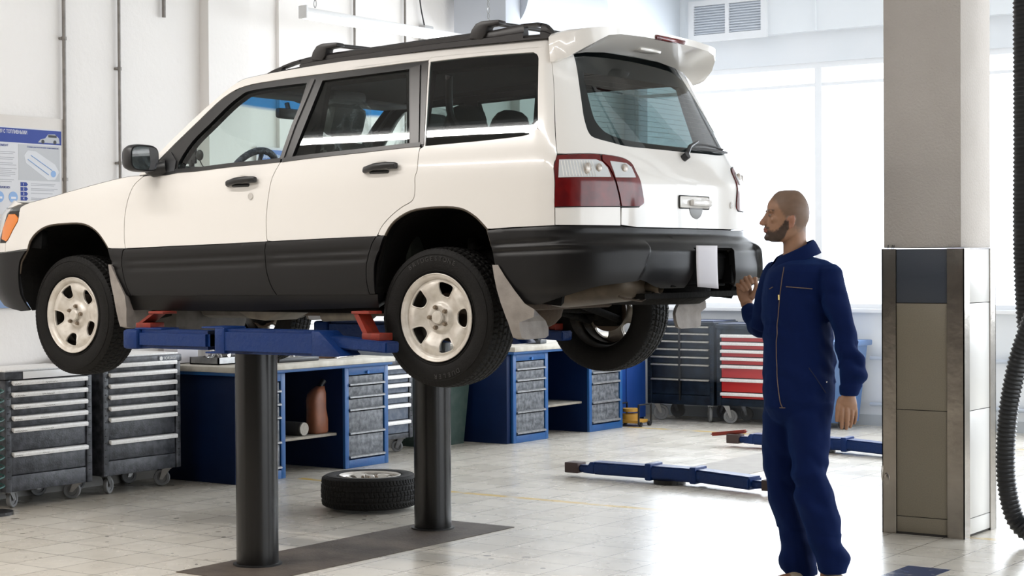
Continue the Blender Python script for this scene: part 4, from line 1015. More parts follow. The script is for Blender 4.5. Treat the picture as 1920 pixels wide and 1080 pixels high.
# --- white side panels
fend = [FEND_B[0]] + aF + [(GAP_F[0][0], 1.5925)] + gF + cr(HOOD, 3) + LAMP_E
panel('front_fender', fend, PAINTW)
fd = gF[::-1] + [(-1.9, 1.981)] + BELT_F[1:] + gM[::-1] + CLAD_F[::-1]
# order: down the front gap reversed -> start at top of front gap
fd = gF + [(-1.9, 1.979)] + BELT_F[1:] + gM[::-1] + CLAD_F[::-1][:-1]
front_doors = panel('front_door', fd, PAINTW)
rd = gM + BELT_R + gR[::-1] + CLAD_R[::-1][:-1]
rear_doors = panel('rear_door', rd, PAINTW)
qw = cr(QWIN[:-1], 3) + [QWIN[-1]]
seam = cr(SEAM, 3)
quarter = aR + QBOT[:3] + seam + [ROOF[0]] + roofl + strip[1:] + [(-.13, 2.4835)] + [(-.083, 2.06)] + gR[::-1][1:]
# quarter window cut: the strip, then down the C pillar to the belt
qhole = [(-.150, 2.4775)] + qw[1:]
qhole = [(-.128, 2.472)] + qw[1:-1] + [(-.0691, 2.0571)]
quart_out = aR + QBOT[:3] + seam + roofl[1:] + strip + [(-.165, 2.4833)] + [(-.0691, 2.0571)] + gR[::-1][1:]
panel('body_side', quart_out, PAINTW, holes=[[(-.150, 2.4765)] + qw[1:-1] + [(-.060, 2.0575)]])
lowq = [(SEAM[0][0], 1.6705), (1.0185, 1.6685), (1.0163, 1.7545), (.6935, 1.7510)]
panel('rear_corner_panel', lowq, PAINTW)
# --- dark structure right behind the skins (gaps, door frames, pillars)
fr_out = [(-1.915, 1.975)] + BELT_F[1:] + BELT_R + [(-.0691, 2.0571), (-.160, 2.484)] + strip[::-1]
gf = cr(GLASS_F[:-1], 3) + [GLASS_F[-1]]
panel('window_frame', fr_out, FRAMEB, holes=[gf, GLASS_R], d=-.003, thick=.03, gap=.001)
panel('front_door_glass', gf, GLASSC, d=-.014, thick=0, gap=-.004, res=.03)
panel('rear_door_glass', GLASS_R, GLASSC, d=-.014, thick=0, gap=-.004, res=.03)
def ins_b(P, g): return inset(P, g)
panel('quarter_glass', [(-.150, 2.4765)] + qw[1:-1] + [(-.060, 2.0575)], GLASSD, d=-.004, thick=0, gap=.001, res=.03, label='dark tinted rear side window')
qi = densify([(-.10, 2.10), (-.14, 2.44), (.45, 2.44), (.53, 2.42), (.555, 2.14), (.53, 2.11), (.2, 2.10)], .05)
GR_T = [(-.80, 2.420), (-.30, 2.435), (-.19, 2.080), (-.765, 2.050)]
liner = [(-2.75, 1.60), (-2.75, 1.86), (-1.99, 1.955)] + roofl[::-1][1:] + [(.76, 2.52), (.735, 2.1), (.71, 1.98), (.69, 1.30), (.50, 1.32), (.34, 1.60)] + aR[::-1][1:-1] + [(-.33, 1.40), (-.35, 1.29), (-2.02, 1.27), (-2.16, 1.59)] + aF[::-1][1:-1]
gi_f = [(-1.60, 2.02), (-1.66, 2.06), (-1.40, 2.31), (-1.28, 2.385), (-.98, 2.395), (-1.0, 2.045)]
gi_r = [(-.80, 2.40), (-.33, 2.42), (-.22, 2.09), (-.86, 2.06)]
panel('inner_side_trim', liner, DARK, holes=[gf, GR_T, qi], d=-.022, thick=.035, gap=0)
# pillar mouldings and belt strips
def strip_on(name, P, w_, m, d=.004, both=True, h=.006):
    for side in ((-1, 1) if both else (-1,)):
        mb = MB(); rings = []
        for i, (u, z) in enumerate(P):
            a = P[max(i - 1, 0)]; b = P[min(i + 1, len(P) - 1)]; dx, dz = b[0] - a[0], b[1] - a[1]; l = math.hypot(dx, dz); nx, nz = -dz / l, dx / l
            r = []
            for q, hh in ((-.5, -h), (-.42, d), (.42, d), (.5, -h)):
                p = Soff(u + nx * w_ * q, z + nz * w_ * q, hh); r.append((p.x, p.y * (1 if side < 0 else -1), p.z - ZB))
            rings.append(r)
        mb.loft(rings).build(name, m, car, ang=40)
strip_on('belt_moulding', densify(BELT_F[2:], .1)[:len(densify(BELT_F[2:], .1)) - 8] if False else [tuple(p) for p in bez([(u, z + .008) for u, z in BELT_F], 3)], .024, FRAMEB)
strip_on('belt_moulding', [tuple(p) for p in bez([(u, z + .008) for u, z in BELT_R], 3)], .024, FRAMEB)
BRONZ = mat('pillar_trim_gloss', (.022, .019, .018), .30)
strip_on('pillar_moulding', [(-.958, 2.03), (-.935, 2.20), (-.905, 2.33), (-.882, 2.438)], .030, BRONZ)
panel('pillar_cover', [(-.152, 2.072), (-.262, 2.452), (-.205, 2.466), (-.100, 2.074)], BRONZ, d=.003, thick=.006, gap=.002)
panel('pillar_cover', [(-.094, 2.066), (-.195, 2.468), (-.158, 2.474), (-.066, 2.062)], BRONZ, d=.003, thick=.006, gap=.002)
# --- lower cladding with two shallow grooves
TOPT = [(-3.1, 1.578), (-2.85, 1.588), (-2.04, 1.5915), (-1.02, 1.6178), (.33, 1.655), (.70, 1.668), (1.02, 1.667), (4, 1.66)]
def clad_fn(u, z):
    dz = interp(TOPT, u) - z; d = .007; fade = max(0, min(1, min([abs(u - q) / .07 for q in (-2.06, -1.025, -.335, .35)] + [(.95 - u) / .2])))
    for c, w_, a in ((.070, .011, -.008), (.104, .011, -.008), (.087, .010, .004), (.30, .02, -.004)): d += a * (fade if a < .0 or c < .2 else 1) * math.exp(-((dz - c) / w_) ** 2)
    d *= min(1, max(.25, dz / .005))
    return Soff(u, z, d)
def cpanel(name, out, holes=(), **k): return panel(name, out, CLAD, holes=holes, fn=clad_fn, res=.014, **k)
cgm = cr(CGAP_M); cgr = cr(CGAP_R); cf = CLAD_FEND
cpanel('fender_cladding', cr(cf[:4], 3) + [(-2.150, 1.36), (-2.165, 1.345), (-2.0075, 1.341)] + cr(cf[7:], 3))
cpanel('front_door_cladding', [(-2.0502, 1.5915), (-1.7062, 1.6008), (-1.3977, 1.6072), (-1.0272, 1.617)] + cgm + [(-.9648, 1.350), (-2.007, 1.342)] + cr(cf[7:12], 3))
cpanel('rear_door_cladding', [(-1.0212, 1.6178), (-.5769, 1.6289), (-.3119, 1.6345)] + cgr + [(-.3616, 1.356), (-.9648, 1.350)] + cgm[::-1])
cpanel('arch_cladding', [(-.3119, 1.6365), (-.2684, 1.6376)] + cr(CARCH)[1:] + [(-.33, 1.358), (-.3616, 1.359)] + cgr[::-1][1:-1])
panel('sill_cladding', [(-2.16, 1.340), (-1.2576, 1.3465), (-.325, 1.3559), (-.335, 1.2865), (-1.1433, 1.262), (-2.15, 1.256)], CLAD, d=-.010, thick=.05)
# --- rear bumper, one piece across the tail, with a plate recess
M2 = lambda P: [(2 * UC - u, z) for u, z in P]
def bump_fn(u, z):
    """wings bulge, recess sinks"""
    p = clad_fn(u, z); uu = u if u < UC else 2 * UC - u
    return p
bo = [(.3343, 1.6538)] + [(u, z - .003) for u, z in QBOT[1:3]] + [(1.0172, 1.6675), (1.0566, 1.6615), (1.2011, 1.6585), (1.45, 1.6585)]
bo = bo + M2(bo)[::-1]
lowr = cr([(.4342, 1.3412), (.5068, 1.3255), (.5752, 1.3181), (.6167, 1.3238), (.699, 1.3535), (.7657, 1.377), (.8336, 1.4002), (.9411, 1.4125), (1.0448, 1.4200), (1.16, 1.3825), (1.25, 1.3765), (1.40, 1.3765)], 3)
archb = cr(BARCH, 3)
bo = bo + M2(archb)[1:-1] + M2(lowr) + lowr[::-1] + archb[::-1][1:-1]
recess = [(1.4286, 1.5805), (1.4300, 1.54), (1.4187, 1.47), (1.395, 1.42), (1.3650, 1.376)]
# split: upper beam + wings as one panel, recess as a hole open at the bottom
bo2 = [(.3343, 1.6538)] + [(u, z - .003) for u, z in QBOT[1:3]] + [(1.0172, 1.6675), (1.0566, 1.6615), (1.2011, 1.6585), (1.45, 1.6585)]
bo2 = bo2 + M2(bo2)[::-1] + M2(archb)[1:-1] + M2([p for p in lowr if p[0] < 1.365]) + M2([(1.372, 1.3765)] + recess[::-1][1:]) + recess[:-1] + [(1.372, 1.3765)] + [p for p in lowr if p[0] < 1.365][::-1] + archb[::-1][1:-1]
def bfn(u, z):
    uu = u if u < UC else 2 * UC - u
    base = clad_fn(u, z); n = Snrm(u, z)
    # wing area is sunk slightly below the rim line that frames it
    k = 0.
    left = interp([(1.38, 1.00), (1.4354, 1.035), (1.572, 1.095), (1.6, 1.11)], z)
    if uu > left - .01 and z < 1.590:
        k = min(1, (uu - left + .01) / .012) * min(1, (1.590 - z) / .010)
    dd = -.020 * k
    # moulded step along the top shelf
    dd += .004 * math.exp(-((z - 1.612) / .004) ** 2) * (1 if uu > 1.33 else 0)
    return base + n * dd
panel('rear_bumper', bo2, CLAD, fn=bfn, both=False, res=.0095, thick=.03, gap=.0)
def inner_rec(u, z):
    p = Soff(u, z, -.10); return p
panel('plate_recess', [(1.33, 1.585), (2 * UC - 1.33, 1.585), (2 * UC - 1.33, 1.385), (1.33, 1.385)], DARK, fn=lambda u, z: Soff(u, z, -.07), both=False, res=.04, thick=.0, gap=0)
rb = MB()
for sgn in (-1, 1): rb.box(.90, 1.025, sgn * .21 - .012, sgn * .21 + .012, 1.40 - ZB, 1.578 - ZB, .004)
rb.box(.92, 1.01, -.36, .16, 1.388 - ZB, 1.398 - ZB, .003).build('bumper_inner', DARK, car)
# --- front bumper and nose (mostly beyond the frame)
fl = [(-2.8385, 1.5886)] + cr(BUMP_F[3:10], 3) + [(-3.0052, 1.250), (-3.10, 1.262), (-3.30, 1.285), (-3.6, 1.29), (UF, 1.29)]
M2F = lambda P: [(2 * UF - u, z) for u, z in P]
fbo = fl + M2F(fl)[::-1] + M2F([(-3.0392, 1.5789), (-3.3, 1.575), (-3.7, 1.572)]) + [(UF, 1.572)] + [(-3.7, 1.572), (-3.3, 1.575), (-3.0392, 1.5789)]
panel('front_bumper', fbo, CLAD, fn=lambda u, z: Soff(u, z, .03 + .03 * min(1, max(0, (-u - 2.9) / .3)) * (1 if u > UF else 1)) if 0 else Soff(u, z, .012), both=False, res=.04)
lampo = LAMP_E[::-1] + [(-3.03, 1.8361), (-3.10, 1.8361), (-3.16, 1.652)]
RIMD = 0
AMB = mat('amber_lens', (.75, .20, .01), .12, coat=.6); LENSW = mat('clear_lens', (.62, .64, .66), .08, coat=.8); REDL = mat('red_lens', (.085, .0015, .003), .16, coat=.25, var=.6, vscale=14, vcol=(.20, .006, .006))
panel('corner_lamp', [(-2.9575, 1.775), (-3.0, 1.800), (-3.075, 1.80), (-3.13, 1.72), (-3.12, 1.655), (-3.052, 1.64), (-3.0328, 1.656), (-2.9975, 1.7094), (-2.9609, 1.7534)], AMB, d=.001, gap=.004, res=.02)
panel('lamp_surround', [(-2.9537, 1.7866), (-2.975, 1.815), (-3.09, 1.815), (-3.15, 1.72), (-3.14, 1.636), (-3.0544, 1.6359), (-3.0328, 1.654), (-2.9975, 1.7074), (-2.9589, 1.7534)], TRIMB, d=-.004, gap=0)
panel('headlamp', [(-3.09, 1.83), (-3.55, 1.82), (-3.60, 1.68), (-3.15, 1.64)], LENSW, d=0)
nose = [(-3.0448, 1.5814), (-3.0544, 1.6359), (-3.15, 1.636), (-3.60, 1.675), (-3.55, 1.825), (-3.09, 1.835), (-2.98, 1.855), (-3.2, 1.88), (-3.7, 1.89), (UF, 1.895)]
nb = [(-3.0448, 1.5814), (-3.4, 1.578), (-3.8, 1.575), (UF, 1.575)]
panel('nose_panel', nose + M2F(nose)[::-1][1:] + M2F(nb)[1:-1] + nb[::-1][:-1], PAINTW, both=False, res=.05)
panel('grille', [(-3.66, 1.70), (-3.62, 1.82), (2 * UF + 3.62, 1.82), (2 * UF + 3.66, 1.70)], TRIMB, both=False, d=.006, res=.05)
# --- bonnet, windscreen, roof as height fields between the left and right edges
def bridge(name, edge, m, crown, bow=None, n=24, parent=None, thick=0, smooth=True):
    rows = []
    for i, (u, z) in enumerate(edge):
        p = Vector(S(u, z)); row = []
        for k in range(n + 1):
            t = -1 + 2 * k / n; q = 1 - t * t; b = bow(i / (len(edge) - 1)) if bow else 0
            c = crown(i / (len(edge) - 1)) if callable(crown) else crown
            e = 1 - abs(t) ** 2.6
            row.append((p.x + b * q, -p.y * t * -1 if False else p.y * -t, p.z + c * e - ZB))
        rows.append(row)
    vs = [p for r in rows for p in r]; fs = [(i * (n + 1) + k, i * (n + 1) + k + 1, (i + 1) * (n + 1) + k + 1, (i + 1) * (n + 1) + k) for i in range(len(rows) - 1) for k in range(n)]
    o = MB().add(vs, fs).build(name, m, parent or car, ang=50); return o
hd = cr(HOOD, 3)[:22]
bridge('bonnet', [(-1.93, 1.972)] + hd, PAINTW, lambda t: .035 - .015 * t)
rl = [p for p in roofl if p[0] > -1.43]
o = bridge('roof', [(.80, 2.546)] + rl, PAINTW, .040)
bridge('headlining', [(u, z - .045) for u, z in rl], mat('headlining_grey', (.05, .052, .052), .9), .02)
WS = bpy.data.materials.new('windscreen_glass'); WS.use_nodes = True
def ws_nodes():
    nt = WS.node_tree; nt.nodes.clear(); N = nt.nodes.new; L = nt.links.new
    o = N('ShaderNodeOutputMaterial'); mx = N('ShaderNodeMixShader'); t = N('ShaderNodeBsdfTransparent'); g = N('ShaderNodeBsdfGlossy'); fr = N('ShaderNodeFresnel'); g.inputs['Roughness'].default_value = .01; thin_ior(nt, fr)
    tc = N('ShaderNodeTexCoord'); sp = N('ShaderNodeSeparateXYZ'); mr = N('ShaderNodeMapRange'); cm = N('ShaderNodeMix'); cm.data_type = 'RGBA'
    L(tc.outputs['Object'], sp.inputs[0]); L(sp.outputs[2], mr.inputs[0]); mr.inputs[1].default_value = 2.362 - ZB; mr.inputs[2].default_value = 2.380 - ZB
    cm.inputs[6].default_value = (.80, .86, .84, 1); cm.inputs[7].default_value = (.035, .22, .52, 1); L(mr.outputs[0], cm.inputs[0]); L(cm.outputs[2], t.inputs[0])
    L(fr.outputs[0], mx.inputs[0]); L(t.outputs[0], mx.inputs[1]); L(g.outputs[0], mx.inputs[2]); L(mx.outputs[0], o.inputs[0])
ws_nodes()
wse = [p for p in roofl if -1.97 < p[0] < -1.40]
wse = [(u + .012, z - .012) for u, z in wse]
bridge('windscreen', wse, WS, .0, lambda t: -.20)
MB().tube([(S(u, z)[0] + .02, S(u, z)[1] + .015, z - ZB - .01) for u, z in wse], .012, 8).tube([(S(u, z)[0] + .02, -S(u, z)[1] - .015, z - ZB - .01) for u, z in wse], .012, 8).build('windscreen_surround', TRIMB, car)
# --- tailgate
gl_l = cr([(.955, 2.515), (.9636, 2.4379), (.9361, 2.3077), (.9132, 2.1834), (.912, 2.13), (.9174, 2.0953), (.9416, 2.0709), (1.0378, 2.0519), (1.1487, 2.0371), (1.3366, 2.0339), (UC, 2.032)], 3)
glo = gl_l + M2(gl_l)[::-1][1:]
lampL = cr(LAMP[:8], 3) + LAMP[8:]
tg_l = [(.745, 2.535), (.7425, 2.322), (.7319, 2.2115), (.7249, 2.101), (.7205, 1.992)] + [(u, z + .004) for u, z in cr(LAMP[:8], 3)][1:] + [(1.1342, 1.7555), (1.022, 1.752), (1.0206, 1.6718), (1.03, 1.6700), (1.12, 1.6620), (UC, 1.6620)]
tgo = tg_l + M2(tg_l)[::-1][1:]
tg = panel('tailgate', tgo, PAINTW, holes=[glo], both=False, res=.022)[0]
panel('rear_glass', glo, GLASSR, d=-.002, both=False, thick=0, gap=.001, res=.05, parent=tg)
gin = cr([(1.02, 2.39), (.999, 2.33), (.985, 2.20), (.992, 2.15), (1.03, 2.105), (1.10, 2.082), (1.2, 2.070), (1.4, 2.062), (UC, 2.060)], 3)
gin_t = [(1.02, 2.42), (UC, 2.44)]
gih = gin + M2(gin)[::-1][1:]
panel('glass_border', glo, TRIMB, holes=[gih], d=-.006, both=False, thick=0, gap=.001, res=.04, parent=tg)
ht = MB()
for k in range(11):
    z = 2.10 + k * .026; ht.tube([Soff(u, z, -.0075) - Vector((0, 0, ZB)) for u in [1.0 + (2 * UC - 2.0) * i / 24 for i in range(25)]], .0008, 4)
ht.build('heater_lines', mat('heater_line_brown', (.05, .03, .02), .6), tg)
# tail lamps: red housings, clear upper band, split in an outer and an inner lens
def lens(name, out, m, d, lab=None, parent=None, res=.02, thick=.012, both=True): return panel(name, out, m, d=d, res=res, thick=thick, gap=.001, label=lab, both=both, parent=parent)
gapL = cr(LGAP, 3)
LO = [p for p in lampL]
def cut(poly, side):
    """keep the part of the lamp outline left / right of the dividing line"""
    def gx(z): return interp(sorted([(z_, u_) for u_, z_ in LGAP]), z)
    out = []
    P = densify(poly, .008)
    for u, z in P:
        g = gx(z) + (-.004 if side < 0 else .004)
        if (u - g) * side >= 0: out.append((u, z))
        else: out.append((g, z))
    q = [out[0]]
    for p in out[1:]:
        if math.hypot(p[0] - q[-1][0], p[1] - q[-1][1]) > .003: q.append(p)
    return q
for part in (-1, 1):
    P = cut(LO, part)
    lens('tail_lamp', P, REDL, .006)
    for W_ in ((LWHITE,) if part < 0 else (LWHITE2,)): lens('clear_lens', W_, LENSW, .0085, thick=.004, res=.012)
panel('lamp_gasket', LO, TRIMB, d=-.002, gap=-.002, thick=.01)
rbm = mat('lens_rib', (.8, .8, .78), .2)
for side in (-1, 1):
    rr = MB()
    for k in range(12): 
        u = .735 + k * .0135
        rr.tube([Vector((p.x, p.y * -side, p.z - ZB)) for p in (Soff(u, 1.888, .0095), Soff(u, 1.957, .0095))], .0022, 6)
    rr.build('lens_ribs', rbm, car)
    bb = MB()
    for u, z, r in ((.855, 1.92, .030), (.915, 1.925, .022), (1.06, 1.925, .024)):
        p = Soff(u, z, .006); bb.sphere((p.x, p.y * -side, p.z - ZB), (.010, r, r), seg=16)
    bb.build('bulb_reflector', mat('reflector_amberish', (.50, .46, .42), .3, metal=.3, var=.8, vscale=60, vcol=(.25, .18, .12)), car)
# spoiler
def spo():
    st = []
    # stations across: y, roof edge (x,z), trailing top (x,z), trailing bottom, underside root (x,z)
    T = [(-.674, (.550, 2.500), (.580, 2.500), (.590, 2.432), (.556, 2.426)), (-.655, (.535, 2.540), (.630, 2.545), (.632, 2.440), (.562, 2.420)), (-.610, (.520, 2.562), (.700, 2.574), (.700, 2.484), (.572, 2.436)), (-.550, (.515, 2.572), (.752, 2.584), (.750, 2.525), (.582, 2.458)), (-.505, (.515, 2.576), (.770, 2.586), (.768, 2.548), (.585, 2.476)),
         (-.42, (.515, 2.580), (.784, 2.590), (.782, 2.560), (.585, 2.490)), (-.25, (.515, 2.585), (.800, 2.594), (.797, 2.564), (.59, 2.505)), (0, (.515, 2.588), (.806, 2.597), (.803, 2.566), (.59, 2.510))]
    T = T + [(-a, b, c, d, e) for a, b, c, d, e in T[::-1][1:]]
    R = []
    for y, a, b, c, d in T:
        mid = ((a[0] + b[0]) / 2, (a[1] + b[1]) / 2 + .006); m2 = ((c[0] + d[0]) / 2, (c[1] + d[1]) / 2 - .004)
        R.append([(q[0], y, q[1] - ZB) for q in (a, mid, b, c, m2, d)])
    return R
sp_ = MB().loft(spo()).build('spoiler', PAINTW, tg, ang=45)
MB().box(.780, .812, -.14, .14, 2.563 - ZB, 2.586 - ZB, .008).build('brake_light', REDL, sp_)
MB().box(.60, .70, -.10, .10, 2.522 - ZB, 2.548 - ZB, .012).build('spoiler_mount', PAINTW, sp_)
MB().box(.50, .56, -.11, .11, 2.425 - ZB, 2.465 - ZB, .008).build('inner_brake_light', TRIMB, car)
# tailgate handle, lock, wiper, keyhole
def frame_at(u, z, d=0., side=-1):
    p = Soff(u, z, d); n = Snrm(u, z); tz = (Vector(S(u, z + .01)) - Vector(S(u, z - .01))).normalized(); tx = tz.cross(n).normalized() * 1
    tx = n.cross(tz) * -1
    M = Matrix.Identity(4)
    for i in range(3): M[i][0] = tx[i]; M[i][1] = n[i]; M[i][2] = tz[i]; M[i][3] = (p[i] if i != 2 else p[i] - ZB)
    if side > 0: M = Matrix.Scale(-1, 4, (0, 1, 0)) @ M
    return M
# in these frames: x along the panel (towards the rear / to the right), y outwards, z up
M = frame_at(1.585, 1.788)
MB().box(-.142, .142, -.004, .003, -.034, .030, .010, M=M).build('handle_gap_plate', TRIMB, tg)  # dark plate drawing the shaded gap line round the handle plate
hb = MB().box(-.137, .137, -.002, .008, -.029, .026, .009, M=M); hb.build('handle_plate', PAINTW, tg)
MB().box(-.055, .125, .010, .034, -.020, .012, .008, M=M).build('tailgate_handle', PAINTW, tg)
MB().loft([[M @ Vector((.02 + k * .062 * math.cos(q), d_, -.030 + k * .050 * min(0, math.sin(q)))) for q in [2 * PI * j / 32 for j in range(32)]] for k, d_ in ((1.0, .002), (.9, .004), (.0, .004))]).build('handle_pocket', mat('pocket_shade_grey', (.28, .28, .28), .4), tg)  # flat grey half-disc painting the shade of the recess
M = frame_at(2.0015, 1.7834); MB().cyl(M @ Vector((0, 0, 0)), M @ Vector((0, .005, 0)), .016, n=24).build('key_lock', CHROME, tg)
wA = Soff(1.602, 1.999, .015) - Vector((0, 0, ZB)); wB = Soff(1.68, 2.045, .03) - Vector((0, 0, ZB)); wC = Soff(1.80, 2.075, .03) - Vector((0, 0, ZB))
wp = MB().cyl(Soff(1.602, 1.999, 0) - Vector((0, 0, ZB)), Soff(1.602, 1.999, .03) - Vector((0, 0, ZB)), .018, n=16).tube([wA, wB, wC], [.014, .010, .006], 10); wo = wp.build('wiper_arm', BLACKP, tg)
MB().tube([Soff(u, z, .012) - Vector((0, 0, ZB)) for u, z in ((1.70, 2.046), (1.9, 2.050), (2.10, 2.052), (2.20, 2.050))], .007, 8).tube([Soff(u, z, .020) - Vector((0, 0, ZB)) for u, z in ((1.76, 2.062), (1.85, 2.07), (2.0, 2.066), (2.12, 2.058))], .005, 8).build('wiper_blade', BLACKP, wo)
# body / tailgate dents: reflections only
# --- door handles and lock
for side in (-1, 1):
    for (u0, z0, dr) in ((-1.205, 1.9265, 0), (-.303, 1.9635, 1)):
        dp = (front_doors if dr == 0 else rear_doors)[0 if side < 0 else 1]
        M = frame_at(u0, z0, 0, side)
        MB().sphere(M @ Vector((-.005, -.012, .0)), (.074, .016, .038), Matrix.Identity(4)).build('handle_cup', mat('handle_cup_white', (.55, .52, .48), .35), dp)
        h = MB(); h.tube([M @ Vector(q) for q in ((-.098, .003, -.014), (-.085, .016, -.011), (-.02, .030, -.001), (.045, .030, .003), (.10, .022, .006))], [.013, .016, .0165, .0165, .012], 14)
        h.box(.046, .108, .006, .032, -.013, .017, .008, M=M).box(-.07, .05, -.008, .008, -.030, -.012, .008, M=M)
        h.build('door_handle', BLACKP, dp)
    M = frame_at(-1.1442, 1.8485, 0, side); MB().cyl(M @ Vector((0, 0, 0)), M @ Vector((0, .004, 0)), .0165, n=24).build('key_lock', CHROME, front_doors[0 if side < 0 else 1])
# --- door mirrors
for side in (-1, 1):
    y = lambda v: v * -side
    f = MB(); base = [(-1.905, 1.985), (-1.70, 1.993), (-1.705, 2.05), (-1.76, 2.098)]
    pl = [Soff(u, z, .006) for u, z in base]; pi_ = [Soff(u, z, -.01) for u, z in base]
    f.add([(p.x, p.y * -side, p.z - ZB) for p in pl + pi_], [(0, 1, 2, 3), (0, 1, 5, 4), (1, 2, 6, 5), (2, 3, 7, 6), (3, 0, 4, 7)]).build('mirror_base', BLACKP, car)
    cx, cy, cz = -1.80, -.955, 2.062 - ZB
    rings = []
    for i, (dx, k) in enumerate(((.0, .94), (-.012, 1.0), (-.045, .99), (-.075, .86), (-.098, .60), (-.108, .2))):
        rings.append([(cx + dx, y(cy + .105 * k * math.copysign(abs(math.cos(q)) ** .55, math.cos(q)) ), cz + .072 * k * math.copysign(abs(math.sin(q)) ** .55, math.sin(q))) for q in [2 * PI * j / 32 for j in range(32)]])
    ms = MB().loft(rings, caps=True).tube([(cx - .05, y(cy + .07), cz - .045), (cx - .04, y(-.86), cz - .055), (cx + .02, y(-.82), cz - .045)], [.034, .04, .04], 14).build('door_mirror', BLACKP, car, ang=50)
    MB().add([(cx + .003, y(cy + .092 * math.copysign(abs(math.cos(q)) ** .5, math.cos(q))), cz + .06 * math.copysign(abs(math.sin(q)) ** .5, math.sin(q))) for q in [2 * PI * j / 32 for j in range(32)]], [tuple(range(32))]).build('mirror_glass', mat('mirror_silver', (.8, .83, .88), .02, metal=1), ms)
# --- roof rails and cross bars
RAILM = mat('roof_rail_black', (.016, .014, .014), .42)
def redge(x): 
    t = sorted([(u, z) for u, z in ROOF]); return interp(t, x)
for side in (-1, 1):
    y = lambda v: v * -side
    def yr(x): return -.596
    def zr(x): return redge(min(x, .60)) - ZB + .002
    r = MB(); L = []
    for x, h, wd in ((-1.29, .000, .014), (-1.22, .022, .020), (-1.08, .043, .024), (-.95, .052, .026), (-.5, .050, .026), (-.1, .052, .026), (.2, .058, .026), (.36, .074, .026), (.45, .074, .026), (.49, .062, .024), (.52, .035, .022), (.540, .0, .018)):
        L.append((x, h, wd))
    def seg(a, b, lo, hi):
        R = []; n = max(3, int((b - a) / .02))
        for i in range(n + 1):
            x = a + (b - a) * i / n; h = interp([(q[0], q[1]) for q in L], x); wd = interp([(q[0], q[2]) for q in L], x)
            z0 = zr(x) + lo(x, h); z1 = zr(x) + hi(x, h); yy = yr(x)
            R.append([(x, y(yy - wd), z0), (x, y(yy - wd * 1.02), z0 + (z1 - z0) * .42), (x, y(yy - wd * .72), z0 + (z1 - z0) * .50), (x, y(yy - wd * .78), z0 + (z1 - z0) * .80), (x, y(yy - wd * .3), z1), (x, y(yy + wd * .5), z1 - .002), (x, y(yy + wd), z0)])
        r.loft(R)
    seg(-1.29, -1.15, lambda x, h: -.006, lambda x, h: h)
    seg(-1.15, -1.02, lambda x, h: h - .014, lambda x, h: h); seg(-1.15, -1.02, lambda x, h: -.006, lambda x, h: .010)
    seg(-1.02, .37, lambda x, h: -.006, lambda x, h: h)
    seg(.37, .465, lambda x, h: h - .018, lambda x, h: h); seg(.37, .465, lambda x, h: -.006, lambda x, h: .018)
    seg(.465, .54, lambda x, h: -.006, lambda x, h: h)
    r.build('roof_rail', RAILM, car, ang=50)
    for x0 in (-.865, .135):
        fm = MB()
        b = zr(x0) + .036
        fm.prism([(x0 - .075, b - .01), (x0 - .062, b + .028), (x0 - .035, b + .058), (x0 + .0, b + .068), (x0 + .10, b + .066), (x0 + .105, b + .045), (x0 + .03, b + .040), (x0 + .02, b + .0), (x0 + .0, b - .02)], *sorted((y(-.628), y(-.566))), 'y', bev=.006)
        fm.build('bar_foot', RAILM, car)
for x0 in (-.80, .205):
    b = redge(x0) - ZB + .088
    MB().tube([(x0, yy, b + .012 * (1 - (yy / .62) ** 2)) for yy in [-.60 + .1 * i for i in range(13)]], .011, 10).build('cross_bar', RAILM, car)
# --- wheel arches, floor, underbody
for side in (-1, 1):
    y = lambda v: v * -side
    for cx, rr, P in ((-2.505, .40, ARCH_F), (.02, .40, ARCH_R)):
        # liner: follows the arch opening inwards
        A = [(-2.905, 1.25), (-2.915, 1.33), (-2.912, 1.46), (-2.896, 1.526), (-2.858, 1.572)] + cr(ARCH_F, 2) + [(-2.16, 1.50), (-2.14, 1.36)] if P is ARCH_F else [(-.335, 1.36), (-.32, 1.50)] + cr(ARCH_R, 2) + [(.36, 1.58), (.40, 1.42), (.45, 1.34)]
        R1 = []; R2 = []; R3 = []
        for u, z in A:
            p = Soff(u, z, -.004); R1.append((p.x, p.y * -side, p.z - ZB)); R2.append((p.x, y(-.60), p.z - ZB + .01)); R3.append((p.x * .8 + cx * .2, y(-.50), p.z - ZB))
        m = MB().loft([R1, R2, R3], closed_u=False)
        k = len(m.v); m.add(R3 + [(cx, y(-.50), 1.40 - ZB)], [(i, i + 1, len(R3)) for i in range(len(R3) - 1)])
        m.build('wheel_arch_liner', UNDER, car, ang=60)
        lip = MB().tube([Vector((q[0] - 0, q[1], q[2])) for q in R1[2:-2]], .006, 6)
        lip.build('arch_lip', mat('arch_lip_rusty', (.06, .045, .03), .7), car)
ub = MB().box(-3.25, .95, -.50, .50, 1.335 - ZB, 1.36 - ZB).box(-2.10, -.38, -.79, .79, 1.285 - ZB, 1.33 - ZB).box(-2.1, -.36, -.80, -.70, 1.262 - ZB, 1.30 - ZB, .01).box(-2.1, -.36, .70, .80, 1.262 - ZB, 1.30 - ZB, .01).box(.45, .90, -.58, .58, 1.42 - ZB, 1.44 - ZB)
ub.box(-2.9, -.1, -.47, -.36, 1.268 - ZB, 1.335 - ZB, .02).box(-2.9, -.1, .36, .47, 1.268 - ZB, 1.335 - ZB, .02)
ub.build('floor_pan', UNDER, car)
MB().box(-1.98, -.85, -.66, .66, 1.262 - ZB, 1.29 - ZB, .01).box(-.62, -.40, -.60, .60, 1.258 - ZB, 1.28 - ZB, .01).build('underfloor_brackets', RUST, car)
